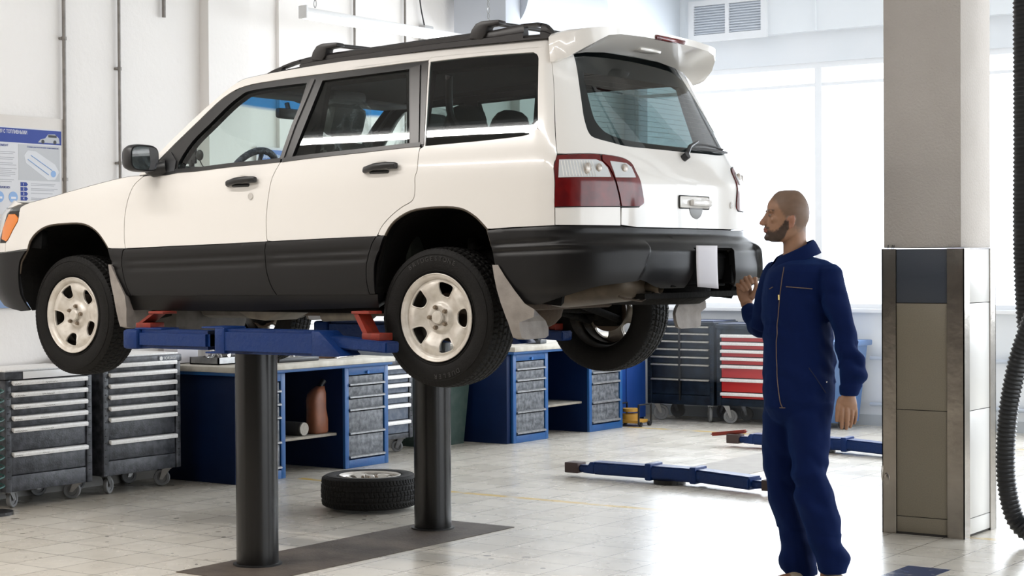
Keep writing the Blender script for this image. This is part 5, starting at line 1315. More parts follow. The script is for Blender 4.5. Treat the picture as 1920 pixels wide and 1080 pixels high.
MB().box(-3.02, -2.25, -.30, .30, 1.12 - ZB, 1.55 - ZB, .05).box(-2.25, -1.6, -.14, .14, 1.20 - ZB, 1.34 - ZB, .05).cyl((-2.65, 0, 1.12 - ZB), (-2.65, 0, 1.2 - ZB), .14, n=24).build('engine', mat('engine_dirty_alu', (.12, .11, .10), .6, metal=.4, var=.8, vscale=12), car)
ex = MB().tube(bez([(-2.3, .16, 1.22 - ZB), (-1.9, .10, 1.255 - ZB), (-1.2, .10, 1.262 - ZB), (-.6, .14, 1.262 - ZB), (-.2, .20, 1.30 - ZB), (.15, .12, 1.40 - ZB), (.30, -.10, 1.40 - ZB), (.42, -.40, 1.40 - ZB)], 6), .028, 14).tube([(-1.45, .10, 1.262 - ZB), (-1.40, .10, 1.262 - ZB), (-1.15, .10, 1.262 - ZB), (-1.1, .10, 1.262 - ZB)], [.03, .065, .065, .03], 20)
ex.build('exhaust_pipe', RUST, car)
# rear muffler
MR = []
for x, k in ((.43, .35), (.46, .82), (.50, .98), (.60, 1.0), (.80, 1.0), (.86, .97), (.90, .80), (.915, .4)):
    MR.append([(x, -.46 + .165 * k * math.copysign(abs(math.cos(q)) ** .8, math.cos(q)), 1.375 - ZB + .075 * k * math.copysign(abs(math.sin(q)) ** .8, math.sin(q)) + (x - .6) * .10) for q in [2 * PI * j / 28 for j in range(28)]])
mo = MB().loft(MR).build('muffler', MUFF, car, ang=50)
MB().tube([(.90, -.42, 1.390 - ZB), (.95, -.42, 1.392 - ZB), (.99, -.42, 1.385 - ZB)], .026, 18, caps=False).build('tail_pipe', MUFF, mo)
MB().tube([(.885, -.62, 1.35 - ZB), (.90, -.60, 1.34 - ZB), (.90, -.45, 1.325 - ZB), (.90, -.32, 1.36 - ZB)], .005, 8).build('hanger', RUST, mo)
# rear suspension, drive shafts, spare-wheel well
for s in (-1, 1):
    su = MB()
    su.tube([(.0, s * .16, 1.27 - ZB), (.0, s * .66, 1.245 - ZB)], .02, 12).tube([(-.35, s * .52, 1.30 - ZB), (-.10, s * .62, 1.22 - ZB), (.0, s * .68, 1.20 - ZB)], .026, 12)
    su.tube([(.12, s * .20, 1.30 - ZB), (.10, s * .66, 1.20 - ZB)], .020, 12).tube([(-.10, s * .20, 1.28 - ZB), (-.08, s * .66, 1.19 - ZB)], .020, 12)
    su.cyl((.02, s * .60, 1.20 - ZB), (.02, s * .54, 1.62 - ZB), .028, n=14).box(-.06, .10, s * .68 - .03, s * .68 + .03, 1.16 - ZB, 1.34 - ZB, .02)
    su.tube([(.02 + .055 * math.cos(a), s * .565 + .055 * math.sin(a) - s * .00 * a, 1.34 - ZB + a * .0075) for a in [i * .35 for i in range(100)]], .007, 6)
    su.build('rear_suspension', UNDER, car); su = MB()
    su.tube([(-2.50, s * .16, 1.25 - ZB), (-2.51, s * .66, 1.235 - ZB)], .02, 12).tube([(-2.30, s * .30, 1.24 - ZB), (-2.50, s * .68, 1.15 - ZB)], .028, 12).cyl((-2.50, s * .62, 1.20 - ZB), (-2.48, s * .52, 1.66 - ZB), .03, n=14).box(-2.57, -2.44, s * .68 - .03, s * .68 + .03, 1.14 - ZB, 1.34 - ZB, .02)
    su.build('front_suspension', UNDER, car)
df = MB().sphere((.0, 0, 1.27 - ZB), (.16, .13, .11)).tube([(-1.6, 0, 1.25 - ZB), (-.15, 0, 1.26 - ZB)], .035, 14).box(-.20, -.08, -.5, .5, 1.255 - ZB, 1.31 - ZB, .02).box(.14, .20, -.45, .45, 1.27 - ZB, 1.32 - ZB, .02)
df.build('rear_differential', RUST, car)
MB().lathe([(0, 1.30 - ZB), (.26, 1.30 - ZB), (.31, 1.33 - ZB), (.32, 1.44 - ZB)], 32, Matrix.Translation((.62, .08, 0))).build('spare_wheel_well', UNDER, car)
MB().prism([(-1.62, 1.27 - ZB), (-1.50, 1.215 - ZB), (-1.38, 1.205 - ZB), (-1.30, 1.24 - ZB), (-1.26, 1.27 - ZB)], -.50, -.25, 'y', bev=.006).cyl((-1.10, -.35, 1.235 - ZB), (-.86, -.35, 1.245 - ZB), .035, n=16).build('heat_shield', mat('shield_dull', (.20, .18, .15), .5, metal=.6, var=.7, vscale=12), car)
# mud flaps
def flap(name, P, y0, y1, bend=0.):
    for side in (-1, 1):
        a, b = sorted((y0 * -side, y1 * -side)); MB().prism([(x, z - ZB) for x, z in P], a, b, 'y', bev=.006).build(name, MUD, car)
for side in (-1, 1):
    kx = 1 if side < 0 else .45
    y = lambda v: v * -side
    # front flap: outer tongue on the arch, wide blade across the tyre
    R = []
    for z, x, yo, yi, xo in ((1.508, -2.150, -.886, -.866, .006), (1.46, -2.140, -.888, -.845, .028), (1.40, -2.127, -.888, -.80, .055), (1.34, -2.11, -.886, -.74, .075), (1.27, -2.10, -.880, -.66, .070), (1.21, -2.095, -.868, -.62, .050), (1.175, -2.09, -.86, -.63, .040), (1.165, -2.085, -.82, -.66, .035)):
        R.append([(x, y(yi), z - ZB), (x - .012, y(yo), z - ZB), (x + xo, y(yo), z - ZB), (x + .016, y(yi), z - ZB)])
    MB().loft(R).build('mud_flap', MUD, car, ang=50)
    R = []
    for z, x, yo, yi, xo in ((1.495, .383, -.882, -.868, .020), (1.44, .395, -.884, -.845, .050), (1.38, .410, -.884, -.80, .085), (1.32, .430, -.882, -.74, .12), (1.295, .440, -.880, -.70, .16), (1.26, .452, -.876, -.64, .14), (1.235, .462, -.872, -.61, .05), (1.20, .472, -.868, -.60, .04), (1.165, .478, -.855, -.61, .035), (1.155, .480, -.82, -.64, .03)):
        R.append([(x, y(yi), z - ZB), (x - .012, y(yo), z - ZB), (x + xo * kx, y(yo), z - ZB), (x + .018, y(yi), z - ZB)])
    MB().loft(R).build('mud_flap', MUD, car, ang=50)
# --- interior
INT = mat('dash_grey', (.03, .031, .033), .6)
MB().box(-2.0, -1.72, -.74, .74, 1.62 - ZB, 1.93 - ZB, .05).prism([(-1.98, 1.93 - ZB), (-1.90, 2.0 - ZB), (-1.76, 2.03 - ZB), (-1.68, 2.01 - ZB), (-1.66, 1.88 - ZB)], -.76, .76, 'y').build('dashboard', INT, car)
sw = MB(); C_ = Vector((-1.60, -.37, 1.955 - ZB)); T_ = Matrix.Translation(C_) @ Matrix.Rotation(math.radians(-62), 4, 'Y')
sw.tube([T_ @ Vector((.185 * math.cos(a), .185 * math.sin(a), 0)) for a in [2 * PI * i / 48 for i in range(48)]], .019, 12, closed=True)
for a in (0, 2.3, -2.3): sw.tube([T_ @ Vector((.03 * math.cos(a), .03 * math.sin(a), -.02)), T_ @ Vector((.18 * math.cos(a), .18 * math.sin(a), 0))], .012, 8)
sw.sphere(C_, (.04, .06, .06)).tube([C_, C_ + Vector((-.22, 0, -.12))], .03, 12)
sw.build('steering_wheel', mat('wheel_cover_bluegrey', (.07, .085, .13), .45, bump=.8, bscale=90, var=.8, vscale=70, vcol=(.25, .28, .36)), car)
# inner mirror
MB().box(-1.645, -1.61, -.13, .10, 2.315 - ZB, 2.375 - ZB, .016).tube([(-1.64, 0, 2.35 - ZB), (-1.66, 0, 2.38 - ZB), (-1.67, 0, 2.41 - ZB)], .014, 8).build('rear_view_mirror', BLACKP, car)
MB().box(-1.50, -1.20, -.14, .14, 2.39 - ZB, 2.45 - ZB, .02).build('overhead_console', mat('console_grey', (.04, .04, .042), .7), car)
for s in (-1, 1): MB().box(-1.47, -1.22, s * .38 - .22, s * .38 + .22, 2.395 - ZB, 2.415 - ZB, .006, M=Matrix.Identity(4)).build('sun_visor', mat('console_grey', (.04, .04, .042), .7), car)
PLASTIC = bpy.data.materials.new('seat_cover_plastic'); PLASTIC.use_nodes = True
def pl_nodes():
    nt = PLASTIC.node_tree; nt.nodes.clear(); N = nt.nodes.new; L = nt.links.new
    o = N('ShaderNodeOutputMaterial'); mx = N('ShaderNodeMixShader'); t = N('ShaderNodeBsdfTransparent'); g = N('ShaderNodeBsdfPrincipled'); g.inputs['Base Color'].default_value = (.55, .6, .58, 1); g.inputs['Roughness'].default_value = .2
    tc = N('ShaderNodeTexCoord'); n = N('ShaderNodeTexNoise'); n.inputs['Scale'].default_value = 9; n.inputs['Detail'].default_value = 5; n.inputs['Distortion'].default_value = 1.5; L(tc.outputs['Object'], n.inputs['Vector'])
    mr = N('ShaderNodeMapRange'); mr.inputs[1].default_value = .45; mr.inputs[2].default_value = .75; mr.inputs[3].default_value = .08; mr.inputs[4].default_value = .55; L(n.outputs['Fac'], mr.inputs[0])
    bp = N('ShaderNodeBump'); bp.inputs['Strength'].default_value = .8; bp.inputs['Distance'].default_value = .03; L(n.outputs['Fac'], bp.inputs['Height']); L(bp.outputs[0], g.inputs['Normal'])
    L(mr.outputs[0], mx.inputs[0]); L(t.outputs[0], mx.inputs[1]); L(g.outputs[0], mx.inputs[2]); L(mx.outputs[0], o.inputs[0])
pl_nodes()
SEAT = mat('seat_fabric_green_grey', (.035, .042, .036), .9, bump=.4, bscale=200)
def seat(x, y, cover):
    t = empty('front_seat', (x, y, 0)); t.parent = car
    MB().box(-.25, .24, -.25, .25, 1.52 - ZB, 1.68 - ZB, .05).build('cushion', SEAT, t)
    T2 = Matrix.Translation((.20, 0, 1.66 - ZB)) @ Matrix.Rotation(math.radians(16), 4, 'Y')
    MB().box(-.06, .06, -.235, .235, 0, .50, .05, M=T2).build('backrest', SEAT, t)
    MB().box(-.05, .05, -.14, .14, .53, .70, .045, M=T2).cyl(T2 @ Vector((0, -.06, .48)), T2 @ Vector((0, -.06, .56)), .007, n=8).cyl(T2 @ Vector((0, .06, .48)), T2 @ Vector((0, .06, .56)), .007, n=8).build('headrest', SEAT, t)
    if cover:
        R = []
        for z, k, a in ((-.02, 1.10, .11), (.15, 1.12, .105), (.35, 1.10, .10), (.50, .98, .095), (.60, .76, .085), (.70, .62, .075), (.735, .4, .045)):
            R.append([T2 @ Vector((a * math.copysign(abs(math.cos(q)) ** .7, math.cos(q)) * (1 + .08 * math.sin(5 * q + z * 9)), .25 * k * math.copysign(abs(math.sin(q)) ** .7, math.sin(q)) * (1 + .05 * math.sin(4 * q + z * 14)), z)) for q in [2 * PI * j / 40 for j in range(40)]])
        MB().loft(R).build('plastic_cover', PLASTIC, t, ang=60)
seat(-1.31, -.37, True); seat(-1.31, .37, True)
t = empty('rear_bench', (0, 0, 0)); t.parent = car
T2 = Matrix.Translation((-.30, 0, 1.70 - ZB)) @ Matrix.Rotation(math.radians(16), 4, 'Y')
MB().box(-.72, -.27, -.66, .66, 1.50 - ZB, 1.68 - ZB, .05).build('cushion', SEAT, t)
MB().box(-.06, .06, -.66, .66, 0, .46, .05, M=T2).build('backrest', SEAT, t)
for yy in (-.36, .02, .38):
    R = []
    for z, k in ((.44, 1.0), (.50, 1.0), (.55, .93), (.585, .75), (.605, .45), (.61, .1)): R.append([T2 @ Vector((.055 * k * math.cos(q), yy + .16 * k * math.copysign(abs(math.sin(q)) ** .8, math.sin(q)), z)) for q in [2 * PI * j / 28 for j in range(28)]])
    MB().loft(R).build('headrest', SEAT, t, ang=60)
MB().tube(bez([(-.02, -.68, 2.40 - ZB), (-.05, -.62, 2.20 - ZB), (.05, -.55, 2.05 - ZB)], 5), .018, 8).build('seat_belt', BLACKP, car)
MB().box(.15, .80, -.60, .60, 1.62 - ZB, 1.66 - ZB, .01).build('load_floor', DARK, car)
# far-side mould: grab of the load bay cover
# --- wheels of the car
def car_wheel(x, y, z, rot, flip=False, steer=0., letters=None, camber=0.):
    w = make_wheel(car, (x, y, z - ZB), rot, steer, flip, letters=letters); return w
w1 = car_wheel(0, -.80, 1.2485, math.radians(72), letters=(('BRIDGESTONE', math.radians(122)), ('DUELER', math.radians(-62))))
car_wheel(-2.525, -.80, 1.230, math.radians(115), steer=-.0137)
car_wheel(0, .80, 1.2485, .3, flip=True); car_wheel(-2.525, .80, 1.230, .9, flip=True, steer=-.0137)
# --- loose sheet in the number plate recess, phone holder on the dash
t = empty('paper_sheet', CO + Vector((1.062, -.105, 1.382 - ZB)), .0066, 'blank white sheet of paper hung in the number plate recess', 'paper')
pv = []; 
for i in range(9):
    for j in range(9):
        yy = -.105 + .21 * i / 8; zz = .198 * (1 - j / 8) - .0; pv.append((.004 * math.sin(i * .5) + (.010 * (j / 8) ** 2) - .03 * 0, yy - .008 * j / 8, zz - .012 * (i / 8 - .5) * (j / 8)))
pf = [(i * 9 + j, i * 9 + j + 1, (i + 1) * 9 + j + 1, (i + 1) * 9 + j) for i in range(8) for j in range(8)]
o = MB().add(pv, pf).build('sheet', PWHITE, t); sm_ = o.modifiers.new('s', 'SOLIDIFY'); sm_.thickness = .0012
ph = CO + Vector((-1.865, -.56, 2.022 - ZB))
t = empty('phone_holder', ph, .0066, 'black phone cradle with a ball joint standing on the dashboard behind the side window', 'phone holder')
MB().box(-.035, .035, -.008, .008, .03, .125, .006).box(-.045, -.030, -.012, .012, .05, .10, .004).build('cradle', BLACKP, t)
MB().sphere((.06, 0, .075), (.026, .015, .03)).tube([(.02, 0, .07), (.06, 0, .075)], .008, 8).tube([(0, 0, .0), (0, 0, .05)], .016, 10).build('joint', BLACKP, t)
MB().tube(bez([(.06, 0, .05), (.07, .01, .02), (.09, .02, .0)], 5), .003, 6).tube(bez([(-.04, 0, .07), (-.07, 0, .03), (-.08, 0, .0)], 5), .003, 6).build('cable', BLACKP, t)
# --- spare wheel lying on the floor
SPW = empty('loose_wheel', (-6.95, 8.31, 0), 0, 'loose car wheel with a pale steel rim lying flat behind the raised lift posts', 'wheel')
q = make_wheel(SPW, (0, 0, .195), .5); q.rotation_euler = (-PI / 2, 0, .4); q.scale = (.9, .9, .9)
# lift the parts of the lying wheel straight under the top-level thing
for c in list(q.children):
    mw = Matrix.Translation((0, 0, .195 * .98)) @ Euler((-PI / 2, 0, .4)).to_matrix().to_4x4() @ Matrix.Scale(.9, 4) @ c.matrix_basis
    c.parent = SPW; c.matrix_basis = mw
bpy.data.objects.remove(q)

# ------------------------------------------------------------------ the man (x to his picture-right, y away, z up; he looks towards -x)
from mathutils.bvhtree import BVHTree
PO = (-3.54397, 7.27025, 0); PR = math.atan2(.5771, .8167)
def remeshed(mb, voxel, smooth=4, fac=.5):
    me = bpy.data.meshes.new('t'); me.from_pydata(mb.v, [], mb.f); me.update()
    o = bpy.data.objects.new('t', me); COL.objects.link(o)
    r = o.modifiers.new('r', 'REMESH'); r.mode = 'VOXEL'; r.voxel_size = voxel; r.adaptivity = 0
    s = o.modifiers.new('s', 'SMOOTH'); s.iterations = smooth; s.factor = fac
    dg = bpy.context.evaluated_depsgraph_get(); m2 = bpy.data.meshes.new_from_object(o.evaluated_get(dg))
    bpy.data.objects.remove(o); return m2
def sup(c, a, b, n=32, p=1., rot=0., fn=None):
    R = []
    for j in range(n):
        q = 2 * PI * j / n; x = a * math.copysign(abs(math.cos(q)) ** p, math.cos(q)); y = b * math.copysign(abs(math.sin(q)) ** p, math.sin(q))
        if fn: x, y = fn(x, y, q)
        R.append((c[0] + x, c[1] + y, c[2]))
    return R
def lring(rows, scale=1., p=.85): return [sup((x, y, z), a * scale, b * scale, p=p) for x, y, z, a, b in [(r[0], r[1], r[2], r[3], r[4]) for r in rows]]
TORSO = [(-0.002, 0.03, 1.5326, 0.0413, 0.07), (0.006, 0.02, 1.5131, 0.0897, 0.13), (0.0148, 0.0, 1.4888, 0.1305, 0.17), (0.0099, 0, 1.4598, 0.150, 0.185), (-0.0024, 0, 1.4066, 0.157, 0.185), (-0.0087, 0, 1.3341, 0.1575, 0.18), (-0.0091, 0, 1.2373, 0.1565, 0.17), (-0.0058, 0, 1.1404, 0.1570, 0.165), (-0.0025, 0, 1.0435, 0.1610, 0.165), (-0.0028, 0, 0.9466, 0.1650, 0.17), (-0.0067, 0, 0.8497, 0.1580, 0.165), (-0.0095, 0, 0.79, 0.120, 0.12), (-.009, 0, .75, .07, .06)]
LEG_N = [(0.0308, -0.05, 0.8694, 0.1131, 0.11), (0.0295, -0.07, 0.759, 0.1008, 0.105), (0.0315, -0.09, 0.5785, 0.0779, 0.095), (0.0341, -0.095, 0.5095, 0.079, 0.092), (0.0486, -0.1, 0.4526, 0.0873, 0.09), (0.0763, -0.09, 0.3407, 0.0899, 0.09), (0.1005, -0.08, 0.2381, 0.072, 0.085), (0.1315, -0.08, 0.1706, 0.0768, 0.085), (0.1362, -0.08, 0.1345, 0.072, 0.08), (0.1325, -0.08, 0.1008, 0.0636, 0.078)]
LEG_F = [(-0.0544, 0.06, 0.8607, 0.1036, 0.11), (-0.0654, 0.07, 0.7466, 0.0916, 0.105), (-0.0642, 0.09, 0.5582, 0.0808, 0.095), (-0.0525, 0.09, 0.4036, 0.0735, 0.09), (-0.0295, 0.09, 0.315, 0.065, 0.085), (-0.0054, 0.09, 0.2118, 0.0698, 0.085), (0.0079, 0.09, 0.1306, 0.0834, 0.085), (0.0126, 0.09, 0.0912, 0.0834, 0.08), (0.0235, 0.09, 0.0617, 0.0723, 0.075)]
ARM_N = [(0.1131, -0.10, 1.4907, 0.0321, 0.06), (0.1146, -0.13, 1.4687, 0.0534, 0.07), (0.127, -0.16, 1.3769, 0.0592, 0.066), (0.1471, -0.17, 1.2797, 0.0568, 0.062), (0.1729, -0.17, 1.1966, 0.0545, 0.058), (0.1895, -0.175, 1.1091, 0.0557, 0.058), (0.2084, -0.18, 1.0288, 0.0592, 0.058), (0.2118, -0.18, 1.005, 0.058, 0.056), (0.2034, -0.18, 0.9601, 0.0497, 0.050), (0.1893, -0.185, 0.9084, 0.0391, 0.042)]
# --- body: one continuous mesh
B = MB()
HEAD = [  # z, x front, x back, half width
    (1.8265, -.062, -.018, .010), (1.8215, -.092, .000, .034), (1.8080, -.110, .016, .053), (1.7900, -.1240, .029, .064), (1.7700, -.1385, .039, .0715), (1.7500, -.1430, .0455, .0755), (1.7350, -.1440, .048, .0770), (1.7200, -.1400, .048, .0765),
    (1.7050, -.1395, .047, .0745), (1.6900, -.1430, .044, .0725), (1.6760, -.1470, .038, .0705), (1.6620, -.1500, .032, .0680), (1.6480, -.1510, .028, .0660), (1.6340, -.1490, .020, .0635), (1.6200, -.1475, .005, .0600), (1.6080, -.1460, -.015, .0540), (1.5980, -.1380, -.040, .0450), (1.5915, -.122, -.070, .030)]
def hring(z, xf, xb, w, n=48):
    c = xb - (xb - xf) * .44; R = []
    for j in range(n):
        q = 2 * PI * j / n; co, si = math.cos(q), math.sin(q)
        if co < 0: x = c + (c - xf) * -abs(co) ** .92; k = 1 - .20 * abs(co) ** 1.5
        else: x = c + (xb - c) * abs(co) ** .95; k = 1.0
        R.append((x, w * k * math.copysign(abs(si) ** .86, si), z))
    return R
B.loft([hring(*h) for h in HEAD])
# neck
B.loft([sup((x, y, z), a, b) for x, y, z, a, b in ((-.018, 0, 1.66, .050, .056), (-.020, 0, 1.61, .052, .056), (-.017, .0, 1.575, .054, .058), (-.010, .005, 1.54, .060, .068), (.0, .01, 1.50, .085, .11))])
# face: nose, brow, lids, cheek, lips, chin, ears
B.loft([[(x, y * k, z) for x, k in ((xr, 1),) for y in (0,)] for xr, z in ()]) if 0 else None
B.loft([[(-.130, -.010, 1.728), (-.130, .010, 1.728), (-.148, .004, 1.726), (-.148, -.004, 1.726)], [(-.130, -.014, 1.708), (-.130, .014, 1.708), (-.1605, .005, 1.705), (-.1605, -.005, 1.705)], [(-.130, -.020, 1.688), (-.130, .020, 1.688), (-.1745, .008, 1.687), (-.1745, -.008, 1.687)], [(-.130, -.021, 1.676), (-.130, .021, 1.676), (-.1785, .010, 1.677), (-.1785, -.010, 1.677)], [(-.135, -.016, 1.667), (-.135, .016, 1.667), (-.168, .008, 1.667), (-.168, -.008, 1.667)]])
B.sphere((-.1710, 0, 1.6765), (.0085, .0095, .0080))
for s in (-1, 1):
    B.sphere((-.160, s * .014, 1.6725), (.010, .0075, .0075)); B.sphere((-.134, s * .030, 1.7315), (.0125, .026, .0080)); B.sphere((-.112, s * .040, 1.692), (.024, .016, .018))
    B.sphere((-.1265, s * .033, 1.7120), (.0115, .0145, .0105))
    B.sphere((-.0495, s * .0755, 1.6790), (.019, .0045, .029), Matrix.Rotation(-.18, 4, 'Y')); B.sphere((-.040, s * .079, 1.690), (.013, .005, .018)); B.sphere((-.056, s * .0750, 1.658), (.009, .005, .011))
B.sphere((-.1515, 0, 1.6500), (.0100, .022, .0055)); B.sphere((-.1505, 0, 1.6395), (.0095, .020, .0060)); B.sphere((-.141, 0, 1.612), (.017, .026, .016)); B.sphere((-.146, 0, 1.6575), (.011, .024, .008))
# trunk, arms and legs under the coverall
B.loft(lring(TORSO[:2], .80)+lring(TORSO[2:], .86)); B.loft(lring(LEG_N[:-2], .74)); B.loft(lring(LEG_F[:-2], .74)); B.loft(lring(ARM_N, .70))
def limb(P, R, n=20): B.tube(bez([(*p,) for p in P], 4), [r for a, b in zip(R, R[1:]) for r in [a + (b - a) * k / 4 for k in range(4)]] + [R[-1]], n)
limb([(-.100, .12, 1.460), (-.1198, .24, 1.185)], [.042, .034]); limb([(-.1198, .24, 1.195), (-.148, .36, 1.240), (-.1763, .438, 1.295)], [.034, .030, .026])
limb([(.120, -.08, .16), (.118, -.08, .06)], [.042, .040]); limb([(.01, .09, .14), (.012, .09, .06)], [.042, .040])
for cx, cy, a in ((.100, -.110, .62), (-.010, .055, .62)):
    M = Matrix.Translation((cx, cy, 0)) @ Matrix.Rotation(a, 4, 'Z')
    B.sphere(M @ Vector((-.05, 0, .045)), (.115, .042, .035), Matrix.Rotation(a, 4, 'Z'))
# right hand, raised and closed against the bumper
B.loft([[tuple(Vector(c) + Vector((a * math.cos(q), b * math.sin(q), 0))) for q in [2 * PI * k / 24 for k in range(24)]] for c, a, b in (((-.1775, .438, 1.283), .026, .021), ((-.1790, .444, 1.300), .028, .020), ((-.1815, .450, 1.325), .036, .020), ((-.1850, .456, 1.350), .040, .019), ((-.1880, .462, 1.378), .038, .018), ((-.190, .464, 1.392), .032, .014))])
for hpt, f, m in (((-.2195, .462, 1.3930), (-.1915, .424, 1.3600), (-.2110, .474, 1.368)), ((-.2010, .457, 1.4100), (-.1745, .419, 1.3625), (-.1960, .474, 1.378)), ((-.1820, .453, 1.4255), (-.1620, .417, 1.3745), (-.1800, .474, 1.390)), ((-.1640, .450, 1.4310), (-.1540, .419, 1.3965), (-.1640, .470, 1.392))):
    h = Vector(hpt); f = Vector(f); d = h + (f - h) * .55 + Vector((-.002, -.012, .004))
    B.tube(bez([m, h + (Vector(m) - h) * .2, h, d, f], 4), [.0098] * 9 + [.0092] * 4 + [.0088, .0085, .0078, .006], 14)
    B.sphere(h, .0098)
B.tube(bez([(-.158, .442, 1.330), (-.1420, .436, 1.352), (-.1335, .430, 1.383), (-.1385, .426, 1.410), (-.1385, .424, 1.431)], 4), [.016] * 4 + [.014] * 4 + [.0115] * 4 + [.0105] * 4 + [.0085], 14)
# left hand, hanging relaxed
B.loft([[tuple(Vector(c) + Vector((a * math.cos(q), b * math.sin(q), 0))) for q in [2 * PI * k / 24 for k in range(24)]] for c, a, b in (((.1880, -.185, .935), .028, .024), ((.1870, -.186, .912), .029, .022), ((.1860, -.188, .892), .035, .021), ((.1865, -.190, .868), .039, .019), ((.1880, -.190, .846), .038, .015), ((.1885, -.190, .836), .035, .011))])
for P, r in ((((.158, -.192, .862), (.1570, -.199, .832), (.1560, -.196, .795), (.1565, -.185, .757)), .0092), (((.178, -.195, .858), (.1800, -.203, .828), (.1790, -.198, .790), (.1770, -.184, .755)), .0095), (((.198, -.192, .858), (.2015, -.197, .830), (.2000, -.191, .795), (.1955, -.176, .763)), .0090), (((.215, -.186, .862), (.2200, -.188, .838), (.2200, -.182, .808), (.2155, -.168, .777)), .0080)):
    B.tube(bez(P, 5), [r * 1.1] * 5 + [r] * 5 + [r * .95] * 3 + [r * .9, r * .85, r * .6], 14)
B.tube(bez([(.160, -.178, .896), (.1450, -.186, .872), (.1385, -.192, .838), (.1365, -.188, .806), (.1375, -.184, .790)], 4), [.015] * 4 + [.0125] * 4 + [.0105] * 4 + [.0095] * 4 + [.0065], 14)
me = remeshed(B, .0032, 3, .5)
SKIN = bpy.data.materials.new('skin'); SKIN.use_nodes = True
def skin_nodes():
    nt = SKIN.node_tree; b = nt.nodes['Principled BSDF']; a = nt.nodes.new('ShaderNodeVertexColor'); a.layer_name = 'tone'
    nt.links.new(a.outputs[0], b.inputs['Base Color']); b.inputs['Roughness'].default_value = .5; b.inputs['Subsurface Weight'].default_value = .06; b.inputs['Subsurface Radius'].default_value = (.01, .004, .002)
    n = nt.nodes.new('ShaderNodeTexNoise'); n.inputs['Scale'].default_value = 350; tc = nt.nodes.new('ShaderNodeTexCoord'); nt.links.new(tc.outputs['Object'], n.inputs['Vector'])
    bp = nt.nodes.new('ShaderNodeBump'); bp.inputs['Strength'].default_value = .2; bp.inputs['Distance'].default_value = .002; nt.links.new(n.outputs[0], bp.inputs['Height']); nt.links.new(bp.outputs[0], b.inputs['Normal'])
skin_nodes()
def sst(x, a, b): t = max(0, min(1, (x - a) / (b - a))); return t * t * (3 - 2 * t)
man = link('person', me, SKIN, loc=PO, rot=(0, 0, PR)); tag(man, 'standing man in dark blue coverall, shaved head and short beard, touching the rear bumper', 'person')
ca = me.color_attributes.new('tone', 'FLOAT_COLOR', 'POINT'); buf = []
for v in me.vertices:
    x, y, z = v.co; c = Vector((.29, .155, .092)); n = noise.noise(v.co * 55) * .5 + .5; c = c * (.90 + .2 * n)
    if z > 1.56:
        c = c.lerp(Vector((.30, .115, .07)), .5 * sst(-x, .150, .172) * sst(z, 1.655, 1.675))        # nose
        c = c.lerp(Vector((.32, .11, .07)), .45 * (1 if (abs(y) > .0745 and -.07 < x < -.02 and z < 1.72) else 0))  # ears
        hl = interp([(-.14, 1.795), (-.122, 1.785), (-.105, 1.765), (-.095, 1.735), (-.078, 1.712), (-.066, 1.69), (-.03, 1.655), (.0, 1.640), (.05, 1.632)], x)
        k = sst(z + .012 * noise.noise(v.co * 90), hl - .020, hl + .022); k *= 1 if abs(y) < .0765 or z > 1.72 else .0
        c = c.lerp(Vector((.125, .080, .055)) * (.88 + .24 * n), .82 * k)
        bl = interp([(-.152, 1.6475), (-.135, 1.6455), (-.118, 1.640), (-.100, 1.6500), (-.088, 1.664), (-.074, 1.686), (-.066, 1.69)], x)
        low = interp([(-.15, 1.58), (-.10, 1.583), (-.075, 1.605), (-.062, 1.64)], x)
        k = sst(bl - z + .008 * noise.noise(v.co * 160), -.008, .009) * sst(z - low, -.004, .010) * (1 if x < -.058 else 0)
        mz = sst(.0085 - abs(z - 1.6590 + .25 * (x + .16)), 0, .005) * sst(-x, .124, .140) * sst(.036 - abs(y), 0, .010)
        k = max(k, mz * .8)
        c = c.lerp(Vector((.030, .018, .013)) * (.7 + .6 * n), .93 * k)
        lip = (1 if x < -.145 and abs(y) < .020 else 0) * sst(.011 - abs(z - 1.6445), 0, .004); c = c.lerp(Vector((.26, .085, .06)), .9 * lip)
        br = sst(-x, .112, .125) * sst(.0065 - abs(z - 1.7345 + .003 * noise.noise(v.co * 200)), 0, .005) * (1 if .010 < abs(y) < .05 else 0); c = c.lerp(Vector((.05, .03, .02)), .8 * br)
        lash = (1 if x < -.128 else 0) * sst(.0024 - abs(z - 1.7135), 0, .0012) * (1 if .02 < abs(y) < .046 else 0); c = c.lerp(Vector((.05, .03, .025)), .85 * lash)
    buf += [c.x, c.y, c.z, 1]
ca.data.foreach_set('color', buf)
for s in (-1, 1):
    e = MB().sphere((-.1310, s * .0325, 1.7112), (.0105, .0105, .0070)).build('eye', mat('eye_white', (.16, .12, .10), .3), man)
    MB().sphere((-.1380, s * .0335, 1.7112), (.0042, .0050, .0052)).build('iris', mat('eye_dark', (.02, .014, .01), .15), e)
# --- coverall
C_ = MB()
C_.loft(lring(TORSO, 1.0, .9)); C_.loft(lring(LEG_N, 1.0, .85)); C_.loft(lring(LEG_F, 1.0, .85)); C_.loft(lring(ARM_N, 1.0, .9))
def clm(P, R): C_.tube(bez([(*p,) for p in P], 5), [r for a, b in zip(R, R[1:]) for r in [a + (b - a) * k / 5 for k in range(5)]] + [R[-1]], 24)
clm([(-.075, .10, 1.463), (-.103, .15, 1.40), (-.118, .21, 1.28), (-.126, .25, 1.200)], [.062, .066, .060, .058])
clm([(-.126, .25, 1.205), (-.138, .31, 1.205), (-.155, .375, 1.243), (-.1755, .432, 1.283)], [.058, .056, .048, .037])
C_.sphere((.085, -.085, 1.462), (.060, .075, .050)).sphere((-.07, .10, 1.462), (.065, .065, .048))
cm = remeshed(C_, .007, 6, .6)
cm.update(); N_ = [v.normal.copy() for v in cm.vertices]
